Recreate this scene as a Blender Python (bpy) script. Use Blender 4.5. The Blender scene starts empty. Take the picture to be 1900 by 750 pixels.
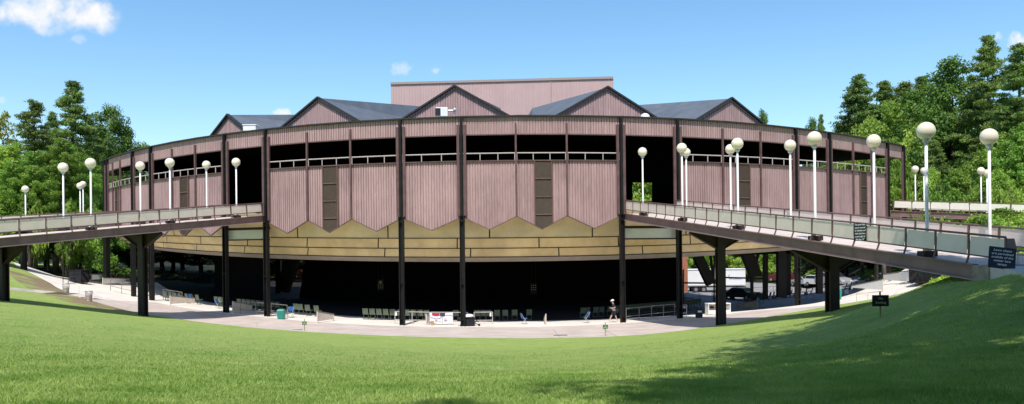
import bpy, bmesh, math, random
import numpy as np
from mathutils import Vector, Matrix
random.seed(7); RNG = np.random.default_rng(7)
sc = bpy.context.scene
COL = sc.collection
R_ = math.radians
F = 1500.0; U0, V0 = 950.0, 465.0; ROLL = 0.0114; EYE = 5.17      # the lens of the view and the eye height above the walkway

# ---------------------------------------------------------------- survey helpers
def ray(u, v=250.0):
    du, up = u - U0, V0 - v
    X = du*math.cos(ROLL) + up*math.sin(ROLL); Z = -du*math.sin(ROLL) + up*math.cos(ROLL)
    return X/F, Z/F
def P(u, v, d):
    X, Z = ray(u, v)
    return Vector((X*d, d, EYE + Z*d))
def Zat(u, v, d): return P(u, v, d).z
def UV(p):
    X, Z = p[0]/p[1]*F, (p[2]-EYE)/p[1]*F
    return U0 + X*math.cos(ROLL) - Z*math.sin(ROLL), V0 - (X*math.sin(ROLL) + Z*math.cos(ROLL))

# ---------------------------------------------------------------- mesh helpers
class MB:
    def __init__(s): s.v = []; s.f = []
    def add(s, vs, fs):
        o = len(s.v); s.v += [tuple(map(float, p)) for p in vs]; s.f += [tuple(i+o for i in f) for f in fs]; return s
    def quad(s, a, b, c, d): return s.add([a, b, c, d], [(0, 1, 2, 3)])
    def box(s, c, size, ax=None, ay=None, az=None):
        ax = Vector(ax or (1, 0, 0)); ay = Vector(ay or (0, 1, 0)); az = Vector(az or (0, 0, 1)); c = Vector(c)
        hx, hy, hz = size[0]/2, size[1]/2, size[2]/2
        vs = [c + ax*hx*i + ay*hy*j + az*hz*k for i in (-1, 1) for j in (-1, 1) for k in (-1, 1)]
        return s.add(vs, [(0, 1, 3, 2), (4, 6, 7, 5), (0, 4, 5, 1), (2, 3, 7, 6), (0, 2, 6, 4), (1, 5, 7, 3)])
    def bar(s, p0, p1, w, h, up=(0, 0, 1)):
        p0, p1 = Vector(p0), Vector(p1); ax = (p1-p0); L = ax.length; ax.normalize()
        ay = Vector(up).cross(ax)
        if ay.length < 1e-4: ay = Vector((1, 0, 0)).cross(ax)
        ay.normalize(); az = ax.cross(ay)
        return s.box((p0+p1)/2, (L, w, h), ax, ay, az)
    def tube(s, p0, p1, r0, r1=None, n=8, cap=True):
        p0, p1 = Vector(p0), Vector(p1); r1 = r0 if r1 is None else r1
        ax = (p1-p0).normalized(); a = ax.orthogonal().normalized(); b = ax.cross(a)
        vs = []
        for p, r in ((p0, r0), (p1, r1)):
            for i in range(n):
                t = 2*math.pi*i/n; vs.append(p + a*r*math.cos(t) + b*r*math.sin(t))
        fs = [(i, (i+1) % n, n+(i+1) % n, n+i) for i in range(n)]
        if cap: fs += [tuple(range(n-1, -1, -1)), tuple(range(n, 2*n))]
        return s.add(vs, fs)
    def path(s, pts, rs, n=7):
        pts = [Vector(p) for p in pts]
        for i in range(len(pts)-1): s.tube(pts[i], pts[i+1], rs[i], rs[i+1], n, cap=(i in (0, len(pts)-2)))
        return s
    def lathe(s, prof, c=(0, 0, 0), n=24):
        c = Vector(c); vs = []; fs = []
        for r, z in prof:
            for i in range(n):
                t = 2*math.pi*i/n; vs.append(c + Vector((r*math.cos(t), r*math.sin(t), z)))
        for k in range(len(prof)-1):
            for i in range(n): fs.append((k*n+i, k*n+(i+1) % n, (k+1)*n+(i+1) % n, (k+1)*n+i))
        fs.append(tuple(range(n-1, -1, -1))); m = (len(prof)-1)*n; fs.append(tuple(range(m, m+n)))
        return s.add(vs, fs)
    def sphere(s, c, r, nu=24, nv=14, sc=(1, 1, 1)):
        c = Vector(c)
        prof = [(max(1e-4, math.sin(math.pi*k/nv)), -math.cos(math.pi*k/nv)) for k in range(nv+1)]
        vs = []; fs = []
        for a, z in prof:
            for i in range(nu):
                t = 2*math.pi*i/nu; vs.append(c + Vector((r*a*math.cos(t)*sc[0], r*a*math.sin(t)*sc[1], r*z*sc[2])))
        for k in range(nv):
            for i in range(nu): fs.append((k*nu+i, k*nu+(i+1) % nu, (k+1)*nu+(i+1) % nu, (k+1)*nu+i))
        return s.add(vs, fs)
    def prism(s, poly, ext):
        n = len(poly); ext = Vector(ext); poly = [Vector(p) for p in poly]
        vs = poly + [p+ext for p in poly]
        fs = [tuple(range(n-1, -1, -1)), tuple(range(n, 2*n))] + [(i, (i+1) % n, n+(i+1) % n, n+i) for i in range(n)]
        return s.add(vs, fs)
    def build(s, name, mat, parent=None, smooth=False, bevel=0):
        me = bpy.data.meshes.new(name); me.from_pydata(s.v, [], s.f); me.materials.append(mat)
        if s.f:
            bm = bmesh.new(); bm.from_mesh(me); bmesh.ops.recalc_face_normals(bm, faces=bm.faces)
            if bevel: bmesh.ops.bevel(bm, geom=list(bm.edges), offset=bevel, segments=1, affect='EDGES')
            bm.to_mesh(me); bm.free()
        if smooth:
            me.polygons.foreach_set('use_smooth', [True]*len(me.polygons))
        return link(name, me, parent)
def link(name, me, parent=None):
    o = bpy.data.objects.new(name, me); COL.objects.link(o)
    if parent is not None:
        o.parent = parent
        root = parent
        while root.parent is not None: root = root.parent
        if root.get('world_built') and parent is root: o.location = -root.location
    return o
def thing(name, label, cat, loc=(0, 0, 0), rz=0.0, group=None, world=False):
    o = bpy.data.objects.new(name, None); COL.objects.link(o); o.empty_display_size = .3
    o.location = loc; o.rotation_euler = (0, 0, rz); o['label'] = label; o['category'] = cat
    if group: o['group'] = group
    if world: o['world_built'] = 1
    return o
def tag(o, label=None, cat=None, group=None, kind=None):
    for k, val in (('label', label), ('category', cat), ('group', group), ('kind', kind)):
        if val: o[k] = val
    return o
def kids(o): return [c for c in bpy.data.objects if c.parent == o]
def copy_tree(o, parent=None, _ch=None):
    if _ch is None:
        _ch = {}
        for c in bpy.data.objects:
            if c.parent is not None: _ch.setdefault(c.parent.name, []).append(c)
    c = o.copy(); COL.objects.link(c); c.parent = parent
    for k in _ch.get(o.name, []): copy_tree(k, c, _ch)
    return c
def text_mesh(body, size, shear=0.0, align='CENTER', extrude=0.002, spacing=1.0):
    cu = bpy.data.curves.new('lettering', 'FONT'); cu.body = body; cu.size = size; cu.shear = shear; cu.align_x = align; cu.align_y = 'CENTER'
    cu.extrude = extrude; cu.space_line = spacing; cu.resolution_u = 3; cu.offset = size*0.014
    o = bpy.data.objects.new('tmp', cu); COL.objects.link(o)
    dg = bpy.context.evaluated_depsgraph_get(); me = bpy.data.meshes.new_from_object(o.evaluated_get(dg))
    bpy.data.objects.remove(o); bpy.data.curves.remove(cu)
    me.transform(Matrix.Rotation(math.pi/2, 4, 'X')); return me
def lettering(body, size, mat, parent, loc, rot=(0, 0, 0), **k):
    me = text_mesh(body, size, **k); me.materials.clear(); me.materials.append(mat)
    o = link('lettering', me, parent); o.location = loc; o.rotation_euler = rot; return o

# ---------------------------------------------------------------- materials
M = {}
def mat(name, col, rough=.7, metal=0.0, spec=.3, noise=0.0, scale=3.0, bump=0.0, bscale=30.0, stretch=(1, 1, 1), tint=None, trans=0.0):
    m = bpy.data.materials.new(name); m.use_nodes = True; nt = m.node_tree; n = nt.nodes; b = n['Principled BSDF']
    b.inputs['Base Color'].default_value = (*col, 1); b.inputs['Roughness'].default_value = rough; b.inputs['Metallic'].default_value = metal
    b.inputs['Specular IOR Level'].default_value = spec
    if noise or bump:
        tc = n.new('ShaderNodeTexCoord'); mp = n.new('ShaderNodeMapping'); mp.inputs['Scale'].default_value = stretch
        nt.links.new(tc.outputs['Object'], mp.inputs['Vector'])
    if noise:
        t = n.new('ShaderNodeTexNoise'); t.inputs['Scale'].default_value = scale; t.inputs['Detail'].default_value = 6; t.inputs['Roughness'].default_value = .65
        nt.links.new(mp.outputs['Vector'], t.inputs['Vector'])
        r = n.new('ShaderNodeValToRGB'); c2 = tint or tuple(c*(1-noise) for c in col)
        r.color_ramp.elements[0].position = .32; r.color_ramp.elements[1].position = .68
        r.color_ramp.elements[0].color = (*c2, 1); r.color_ramp.elements[1].color = (*[min(1, c*(1+noise*.45)) for c in col], 1)
        nt.links.new(t.outputs['Fac'], r.inputs['Fac']); nt.links.new(r.outputs['Color'], b.inputs['Base Color'])
    if bump:
        t2 = n.new('ShaderNodeTexNoise'); t2.inputs['Scale'].default_value = bscale; t2.inputs['Detail'].default_value = 5
        nt.links.new(mp.outputs['Vector'], t2.inputs['Vector'])
        bp = n.new('ShaderNodeBump'); bp.inputs['Strength'].default_value = bump; bp.inputs['Distance'].default_value = .02
        nt.links.new(t2.outputs['Fac'], bp.inputs['Height']); nt.links.new(bp.outputs['Normal'], b.inputs['Normal'])
    if trans:
        tr = n.new('ShaderNodeBsdfTranslucent'); tr.inputs['Color'].default_value = (*col, 1); mx = n.new('ShaderNodeMixShader'); mx.inputs[0].default_value = trans
        nt.links.new(b.outputs[0], mx.inputs[1]); nt.links.new(tr.outputs[0], mx.inputs[2]); nt.links.new(mx.outputs[0], n['Material Output'].inputs['Surface'])
    M[name] = m; return m
def leaf_mat(name, c_dark, c_light, trans=.35, var=.25):
    m = bpy.data.materials.new(name); m.use_nodes = True; nt = m.node_tree; n = nt.nodes; n.remove(n['Principled BSDF'])
    tc = n.new('ShaderNodeTexCoord'); t = n.new('ShaderNodeTexNoise'); t.inputs['Scale'].default_value = .55; t.inputs['Detail'].default_value = 7; t.inputs['Roughness'].default_value = .75
    nt.links.new(tc.outputs['Object'], t.inputs['Vector'])
    r = n.new('ShaderNodeValToRGB'); r.color_ramp.elements[0].position = .36; r.color_ramp.elements[1].position = .64
    r.color_ramp.elements[0].color = (*c_dark, 1); r.color_ramp.elements[1].color = (*c_light, 1); nt.links.new(t.outputs['Fac'], r.inputs['Fac'])
    oi = n.new('ShaderNodeObjectInfo'); hs = n.new('ShaderNodeHueSaturation')
    mr = n.new('ShaderNodeMapRange'); mr.inputs['To Min'].default_value = 1-var; mr.inputs['To Max'].default_value = 1+var
    nt.links.new(oi.outputs['Random'], mr.inputs['Value']); nt.links.new(mr.outputs[0], hs.inputs['Value'])
    mr2 = n.new('ShaderNodeMapRange'); mr2.inputs['To Min'].default_value = .485; mr2.inputs['To Max'].default_value = .515
    ma = n.new('ShaderNodeMath'); ma.operation = 'FRACT'; mm = n.new('ShaderNodeMath'); mm.operation = 'MULTIPLY'; mm.inputs[1].default_value = 7.31
    nt.links.new(oi.outputs['Random'], mm.inputs[0]); nt.links.new(mm.outputs[0], ma.inputs[0]); nt.links.new(ma.outputs[0], mr2.inputs['Value']); nt.links.new(mr2.outputs[0], hs.inputs['Hue'])
    nt.links.new(r.outputs['Color'], hs.inputs['Color'])
    d = n.new('ShaderNodeBsdfPrincipled'); d.inputs['Roughness'].default_value = .55; d.inputs['Specular IOR Level'].default_value = .25; nt.links.new(hs.outputs['Color'], d.inputs['Base Color'])
    tr = n.new('ShaderNodeBsdfTranslucent'); g = n.new('ShaderNodeMixRGB'); g.blend_type = 'MULTIPLY'; g.inputs[0].default_value = 1; g.inputs[2].default_value = (1.15, 1.25, .45, 1)
    nt.links.new(hs.outputs['Color'], g.inputs[1]); nt.links.new(g.outputs[0], tr.inputs['Color'])
    mx = n.new('ShaderNodeMixShader'); mx.inputs[0].default_value = trans; nt.links.new(d.outputs[0], mx.inputs[1]); nt.links.new(tr.outputs[0], mx.inputs[2])
    nt.links.new(mx.outputs[0], n['Material Output'].inputs['Surface']); M[name] = m; return m

def siding(name, col, amp=.2):
    # painted board siding: colour drifts from board to board, grain and streaks run down the boards
    m = bpy.data.materials.new(name); m.use_nodes = True; nt = m.node_tree; n = nt.nodes; b = n['Principled BSDF']; b.inputs['Roughness'].default_value = .75; b.inputs['Specular IOR Level'].default_value = .2
    tc = n.new('ShaderNodeTexCoord')
    def nz(stretch, scale, det):
        mp = n.new('ShaderNodeMapping'); mp.inputs['Scale'].default_value = stretch; nt.links.new(tc.outputs['Object'], mp.inputs['Vector'])
        t = n.new('ShaderNodeTexNoise'); t.inputs['Scale'].default_value = scale; t.inputs['Detail'].default_value = det; nt.links.new(mp.outputs['Vector'], t.inputs['Vector']); return t.outputs['Fac']
    a = nz((1, 1, .02), 3.2, 3); c = nz((1, 1, .12), 9.0, 6); d = nz((1, 1, 1), .35, 4)
    s1 = n.new('ShaderNodeMath'); s1.operation = 'ADD'; nt.links.new(a, s1.inputs[0]); nt.links.new(c, s1.inputs[1])
    s2 = n.new('ShaderNodeMath'); s2.operation = 'ADD'; nt.links.new(s1.outputs[0], s2.inputs[0]); nt.links.new(d, s2.inputs[1])
    r = n.new('ShaderNodeValToRGB'); r.color_ramp.elements[0].position = .38; r.color_ramp.elements[1].position = .62
    dv = n.new('ShaderNodeMath'); dv.operation = 'DIVIDE'; dv.inputs[1].default_value = 3.0; nt.links.new(s2.outputs[0], dv.inputs[0])
    r.color_ramp.elements[0].color = (*[x*(1-amp) for x in col], 1); r.color_ramp.elements[1].color = (*[x*(1+amp) for x in col], 1)
    nt.links.new(dv.outputs[0], r.inputs['Fac']); nt.links.new(r.outputs['Color'], b.inputs['Base Color'])
    M[name] = m; return m

siding('siding', (.385, .252, .243), .22)
siding('tower_siding', (.50, .345, .335), .07)
mat('casing', (.14, .08, .078), .6, noise=.3, scale=2)
mat('black_steel', (.012, .011, .011), .5, noise=.4, scale=2)
mat('brown_steel', (.225, .138, .128), .5, noise=.25, scale=1.2, spec=.35)
mat('dark_brown', (.032, .02, .02), .55, noise=.3, scale=2)
mat('rail_brown', (.16, .095, .08), .5, noise=.25, scale=4)
mat('cap_trim', (.035, .033, .033), .6, noise=.3, scale=3)
mat('light_trim', (.34, .27, .26), .6)
mat('louvre', (.115, .085, .062), .6, noise=.2, scale=6)
mat('louvre_dark', (.05, .032, .03), .6)
mat('pipe_rail', (.55, .47, .45), .45, noise=.2, scale=8)
mat('interior', (.006, .006, .006), .9, spec=.05)  # near-black: the shade inside the hall is put into the colour
mat('soffit', (.76, .56, .30), .7, noise=.26, scale=.5, stretch=(1, 1, .5), bump=.1, bscale=6)
mat('soffit_pale', (.74, .59, .35), .7, noise=.2, scale=.5)
mat('lip', (.33, .28, .235), .7, noise=.2, scale=1)
mat('roof', (.115, .132, .158), .75, noise=.22, scale=.6, bump=.3, bscale=14)
mat('transom', (.72, .76, .72), .5, noise=.1, scale=1.5)
mat('white_paint', (.80, .79, .76), .4, noise=.07, scale=5)
mat('globe', (.86, .76, .60), .28, spec=.4, noise=.06, scale=2)
mat('galv', (.52, .54, .56), .42, metal=.35, noise=.15, scale=6)
mat('panel_sunlit', (.93, .88, .78), .5, noise=.06, scale=1.4, trans=.2)  # lighter copy of panel, direct sun put into the colour
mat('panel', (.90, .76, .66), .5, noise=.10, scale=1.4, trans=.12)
mat('deck', (.60, .515, .46), .85, noise=.18, scale=1.0, bump=.2, bscale=40)
mat('abutment', (.34, .275, .21), .9, noise=.45, scale=2.2, bump=.5, bscale=18)
mat('sign_black', (.012, .012, .016), .5)
mat('sign_navy', (.03, .035, .06), .5)
mat('sign_green', (.055, .16, .035), .5)
mat('lettering', (.8, .8, .78), .6)
mat('letter_gold', (.42, .40, .25), .6)
mat('bin_green', (.035, .26, .20), .35, noise=.2, scale=6)
mat('bin_dark', (.02, .022, .025), .5)
mat('seat_green', (.13, .16, .11), .5, noise=.45, scale=1.7)
mat('seat_dark', (.02, .035, .03), .5)
mat('chair_blue', (.03, .12, .33), .4, noise=.2, scale=6)
mat('chair_brown', (.20, .12, .10), .5)
mat('wire', (.30, .27, .25), .4, metal=.5)
mat('tarp', (.018, .018, .022), .35, noise=.3, scale=4, bump=1.0, bscale=5)
mat('pale_board', (.70, .60, .52), .7, noise=.15, scale=3)
mat('wood', (.50, .30, .14), .7, noise=.3, scale=5)
mat('wood_stake', (.30, .22, .13), .8)
mat('banner', (.78, .78, .80), .6, noise=.08, scale=3)
mat('red', (.45, .03, .05), .5)
mat('ink', (.05, .05, .07), .6)
mat('ink_blue', (.10, .10, .42), .6)
mat('pink_ink', (.55, .38, .42), .6)
mat('skin', (.62, .36, .27), .5)
mat('cloth_black', (.016, .016, .02), .8)
mat('cloth_shorts', (.024, .024, .027), .8)
mat('cloth_white', (.82, .82, .80), .7)
mat('cloth_blue', (.25, .48, .75), .7)
mat('hair', (.05, .03, .02), .6)
mat('shoe', (.60, .58, .50), .6)
mat('brick', (.42, .17, .10), .8, noise=.3, scale=3)
mat('glass_dark', (.02, .025, .03), .08, spec=.6)
mat('tyre', (.015, .015, .015), .7)
mat('hub', (.4, .4, .42), .3, metal=.7)
mat('car_black', (.012, .015, .02), .18, spec=.6)
mat('car_red', (.11, .012, .012), .2, spec=.6)
mat('car_silver', (.52, .54, .56), .25, metal=.4, spec=.6)
mat('car_white', (.75, .75, .75), .22, spec=.6)
mat('truck_white', (.82, .82, .82), .45, noise=.05, scale=1)
mat('tail_red', (.5, .02, .02), .3)
mat('headlamp', (.8, .8, .8), .1)
mat('bark', (.11, .085, .065), .9, noise=.45, scale=5, stretch=(1, 1, .2), bump=.8, bscale=20)
mat('bark_pale', (.26, .215, .18), .9, noise=.4, scale=5, stretch=(1, 1, .2))
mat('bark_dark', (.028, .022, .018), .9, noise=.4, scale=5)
leaf_mat('leaf_pine', (0.070, 0.112, 0.037), (0.264, 0.366, 0.086), .25, .2)
leaf_mat('leaf_dark', (0.046, 0.094, 0.021), (0.175, 0.295, 0.049), .3, .15)
leaf_mat('leaf_mid', (0.097, 0.185, 0.031), (0.350, 0.533, 0.095), .38, .25)
leaf_mat('leaf_light', (0.162, 0.264, 0.044), (0.556, 0.736, 0.155), .4, .2)
leaf_mat('leaf_cast', (.018, .045, .010), (.060, .120, .022), .06, .1)
leaf_mat('leaf_yellow', (.16, .18, .02), (.42, .34, .04), .4, .1)
leaf_mat('leaf_shade', (.003, .006, .0025), (.012, .024, .006), .25, .3)  # shade of the deep wood put into the leaf colour
# ---------------------------------------------------------------- plan of the round pavilion
RR, DD, TH0 = 54.5, 114.95, .00209
C2, C4, PHI, HA, PITCH = -.1153, .0666, -.1124, .0432, .3059
CX, CY = DD*math.sin(TH0), DD*math.cos(TH0)
def ring(an, dr=0.0):
    r = RR*(1+C2*an*an+C4*an**4) + dr
    X, Y = math.sin(PHI+an)*r, DD - math.cos(PHI+an)*r
    return Vector((X*math.cos(TH0)+Y*math.sin(TH0), Y*math.cos(TH0)-X*math.sin(TH0), 0))
def out(an):
    a = PHI+an
    return Vector((math.sin(a), -math.cos(a), 0))
_AN = np.linspace(-1.02, 1.06, 2081); _RT = np.array([ring(a).x/ring(a).y for a in _AN])
_i0, _i1 = int(np.argmin(_RT)), int(np.argmax(_RT))
def an_of(u, v=250):
    return float(np.interp(ray(u, v)[0], _RT[_i0:_i1+1], _AN[_i0:_i1+1]))
def an_at(u, dr, v=470):
    # angle at which the concentric curve dr metres out (or in) from the rim is met by the sight line u
    t = ray(u, v)[0]; A = np.linspace(-.9, .95, 1400); f = np.array([ring(a, dr).x/ring(a, dr).y for a in A])
    i0, i1 = int(np.argmin(f)), int(np.argmax(f))
    return float(np.interp(t, f[i0:i1+1], A[i0:i1+1]))
SEQ = [(-3,0,194),(-3,1,199),(-3,2,211),(-3,3,226),(-2,0,247.5),(-2,1,281.3),(-2,2,320),(-2,3,363),(-1,0,418.3),(-1,1,494),(-1,2,570.3),(-1,3,650.7),(0,0,743.8),(0,1,856),(0,2,956.7),(0,3,1051),(1,0,1151),(1,1,1256),(1,2,1339.5),(1,3,1409.8),(2,0,1474.4),(2,1,1536.8),(2,2,1581),(2,3,1615),(3,0,1645.6),(3,1,1670.5)]
ST = []
for n_, k_, u_ in SEQ:
    if k_ == 0: a_ = n_*PITCH-HA
    elif k_ == 1: a_ = n_*PITCH+HA
    else:
        t_ = (k_-1)/3; a_ = n_*PITCH+HA + (PITCH-2*HA)*t_
    if abs(n_) < 3: a_ = an_of(u_)
    ST.append(dict(n=n_, k=k_, u=u_, an=a_, p=ring(a_), o=out(a_)))
def zfit(tab, dr=0.0, deg=2):
    us, zs = [], []
    for u, v in tab:
        a = an_at(u, dr, v) if dr else min(ST, key=lambda s: abs(s['u']-u))['an'] if min(abs(s['u']-u) for s in ST) < 3 else an_of(u, v)
        us.append(a); zs.append(Zat(u, v, ring(a, dr).y))
    c = np.polyfit(us, zs, deg)
    return lambda an: float(np.polyval(c, an))
z_top = zfit([(226,289),(247.5,280.7),(281.3,273.5),(320,265.5),(418.3,251.5),(494,241.4),(570.3,236),(650.7,228.5),(743.8,222.7),(856,217),(956.7,216),(1051,216),(1151,217.8),(1256,222.5),(1339.5,228.6),(1409.8,234),(1474.4,240.4),(1536.8,246.8),(1581,252.6),(1615,259.6),(1645.6,267)], deg=4)
z_fb = zfit([(226,310),(247.5,304.7),(281.3,296.7),(320,288.7),(418.3,280.4),(494,269.5),(570.3,262.3),(650.7,257.3),(743.8,253),(856,250),(956.7,249),(1100,248.6),(1256,252),(1390,261),(1474.4,266.5),(1536.8,274),(1581,278.5),(1645.6,289)], deg=4)
z_rail = zfit([(211,338.8),(281.3,323),(320,318.5),(418.3,308.3),(494,300.7),(570.3,296.7),(650.7,292),(743.8,288),(856,285.7),(956.7,284.3),(1151,284.4),(1339.5,289),(1409.8,293),(1474.4,295.8),(1536.8,302),(1581,305),(1645.6,312.4)], deg=4)
def z_wall(an): return z_rail(an)-.60
def z_val(an): return z_rail(an)-4.72
def z_tip(an): return z_rail(an)-5.70
z_s = [lambda an: z_val(an)+.75,
       zfit([(291,437),(400,438.4),(570,441.6),(743,441.6),(856,441),(1118,439.3),(1273,435.7),(1440,430)], -1.3, 4), None,
       zfit([(291,458),(418,467.8),(494,470.8),(743,476.8),(856,476.3),(1151,472.5),(1256,469.3),(1340,464),(1440,459)], -2.4, 4)]
z_s[2] = lambda an: .5*(z_s[1](an)+z_s[3](an))-.05

# ---------------------------------------------------------------- the lie of the land
_cp = [(0,0,3.45),(-6,-6,3.9),(6,-6,4.0),(0,9,3.42),(0,20,2.18),(0,33,.98),(0,44,.18),(0,-30,5.5),(-25,-20,5.2),(25,-20,5.6)]
def _c(u, v, d): p = P(u, v, d); _cp.append((p.x, p.y, p.z))
for t_ in [(0,750,9),(0,650,17),(0,600,27),(0,575,38),(3,553,50.7),(262,581,59.8),(160,556,64),(0,500,70),(30,487,84),(100,512,84),(150,523,90),
           (120,535,72),(199,528,84),(230,524,90),(247.5,550.4,ring(ST[4]['an']).y),(281,557.4,ring(ST[5]['an']).y),(418.3,579.8,ring(ST[8]['an']).y),(494,586.7,ring(ST[9]['an']).y),
           (743.8,603.5,ring(ST[12]['an']).y),(856,605.6,ring(ST[13]['an']).y),(1151,598.7,ring(ST[16]['an']).y),(1256,591.5,ring(ST[17]['an']).y),(1474.4,567.5,ring(ST[20]['an']).y),
           (1537,559,ring(ST[21]['an']).y),(1645.6,536,ring(ST[24]['an']).y),
           (1335,606,48.6),(1240,617,50),(950,628,47.6),(700,624,48.4),(600,618,50.5),(460,607,55.5),(350,595,58),(1450,592,43.5),(1550,575,39.5),(1700,545,36),(1760,532,33),(1815,518,27),
           (1900,750,8),(1900,640,12.5),(1900,560,17),(1600,660,14),(1650,610,22),(1600,578,33),(1350,650,24),(1350,622,36),(1200,640,30),(700,660,25),(400,650,24),(300,600,40),(500,615,45),
           (1740,519,60),(1600,556,62),(1500,568,60),(1900,440,62),(1780,435,72),(1900,398,95),(1750,398,110)]: _c(*t_)
_cp += [(44,34,4.6),(60,20,5.4),(60,60,6.6),(80,80,9.5),(95,110,11),(40,130,-1.0),(0,100,0),(-20,95,.3),(20,95,-.2),(33,100,-.7),(29,115,-1.3),(24,128,-1.3),(45,118,-1.1),(0,150,0),(60,150,1.5),(-60,130,3.2),(-45,104,2.6),(-70,80,6),(-60,40,5.5),(-40,26,4.6),(-30,-5,4.4),(40,0,5.4),(12.1,19.6,4.36),(13.5,22.6,4.22),(14.8,25.4,3.92),(18,16,4.4),(20,24,4.45),(17.5,30.5,4.3),
        (0,230,2),(120,150,9),(-120,130,6),(-130,0,8),(130,0,9),(0,-120,9),(55,95,6.5),(-30,140,1.2),(34,150,-.6)]
_cp = np.array(_cp, float)
def _U(r2): return np.where(r2 > 1e-12, .5*r2*np.log(np.maximum(r2, 1e-12)), 0.0)
_S = 50.0; _X = _cp[:, :2]/_S
_K = _U(((_X[:, None]-_X[None])**2).sum(-1)) + np.eye(len(_X))*2e-4
_Pm = np.hstack([np.ones((len(_X), 1)), _X]); _A = np.block([[_K, _Pm], [_Pm.T, np.zeros((3, 3))]])
_W = np.linalg.solve(_A, np.concatenate([_cp[:, 2], np.zeros(3)]))
def ground(xy):
    xy = np.atleast_2d(np.asarray(xy, float)); r = np.hypot(xy[:, 0], xy[:, 1]-60); s = np.minimum(1, 150/np.maximum(r, 1e-6))
    q = np.column_stack([xy[:, 0]*s, 60+(xy[:, 1]-60)*s])/_S; o = np.empty(len(q))
    for i in range(0, len(q), 20000):
        b = q[i:i+20000]; o[i:i+20000] = _U(((b[:, None]-_X[None])**2).sum(-1)) @ _W[:-3] + _W[-3] + b @ _W[-2:]
    return o
def gz(x, y): return float(ground([(x, y)])[0])
def on_ground(u, v, d0=20.0, d1=130.0):
    # where the sight line first meets the ground
    d = 50.0 if u > 1550 and v < 566 and d0 < 50 else d0      # beyond the brow of the lawn
    while d < d1:
        p = P(u, v, d)
        if p.z < gz(p.x, p.y): break
        d += .25
    lo, hi = d-.25, d
    for _ in range(20):
        m = (lo+hi)/2; p = P(u, v, m)
        if p.z < gz(p.x, p.y): hi = m
        else: lo = m
    p = P(u, v, hi); return Vector((p.x, p.y, gz(p.x, p.y)))

# lawn edge of the walkway, as distance from the pavilion's centre against bearing
_we = []
for x, y in [(-52, 84), (-41,72),(-34.8,65),(-28.5,60),(-24,58.2),(-19,55.6),(-12,50.5),(0,47.4),(9.67,49.8),(14,50.5),(20,53),(27,57),(36,66),(46,80),(52,95)]:
    _we.append((math.atan2(x-CX, CY-y), math.hypot(x-CX, y-CY)))
_we.sort()
def r_walk(th): return float(np.interp(th, [a for a, _ in _we], [b for _, b in _we]))
def ring_r(th):
    an = max(-1.15, min(1.25, th-PHI+TH0)); return RR*(1+C2*an*an+C4*an**4)
_ths = sorted(set(np.round(np.concatenate([np.arange(-115, 115.01, .5), np.arange(120, 245.1, 5)]), 3)))
rows_in = [.02, .12, .25, .4, .52, .6, .66, .74, .82, .90]
_steps = [0, .45, 1, 1.7, 2.5, 3.4, 4.4] + list(np.arange(5.5, 64, 1.0)) + [66, 70, 76, 84, 95, 110, 135, 170, 230, 330, 500, 800, 1300]
grid = []
for thd in _ths:
    th = R_(thd); rr = ring_r(th) if abs(thd) < 75 else 50; rw = r_walk(th)
    rad = [rr*k for k in rows_in] + [rr+.55, rr+.75, (rr+.75+rw)/2, rw-.05] + [rw+s for s in _steps]
    grid.append([(CX+r*math.sin(th), CY-r*math.cos(th)) for r in rad])
G = np.array(grid); nt_, nr_ = G.shape[:2]; gzv = ground(G.reshape(-1, 2)).reshape(nt_, nr_)
kIn, kRim, kWalk = len(rows_in)-1, len(rows_in)+1, len(rows_in)+3
gzv[:, kRim+1:] -= .02; gzv[:, kWalk+1:] += .04
_rng = np.random.default_rng(3)
ground_sets = {k: ([], []) for k in ('lawn', 'walkway', 'kerb_line', 'concrete_apron', 'parking_lot', 'auditorium_floor', 'forest_floor', 'worn_path')}
for i in range(nt_):
    j = (i+1) % nt_
    for k in range(nr_-1):
        c = (G[i, k]+G[j, k]+G[i, k+1]+G[j, k+1])/4; th = math.degrees(math.atan2(c[0]-CX, CY-c[1])); u = 950+1500*c[0]/c[1] if c[1] > 1 else 0
        if k < kIn: s = 'parking_lot' if u > 1262 else ('auditorium_floor' if u > 400 else 'forest_floor') if c[1] < 150 else 'forest_floor'
        elif abs(th) > 62: s = 'lawn' if k >= kWalk and abs(th) < 100 else 'forest_floor'
        elif k < kRim-1: s = 'concrete_apron'
        elif k == kRim-1: s = 'kerb_line'
        elif k < kWalk: s = 'walkway' if -36 < th < 20.5 else 'concrete_apron'
        elif -46 < th < -27 and k < kWalk+6: s = 'worn_path'
        else: s = 'lawn'
        ground_sets[s][1].append(((i, k), (j, k), (j, k+1), (i, k+1)))

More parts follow.
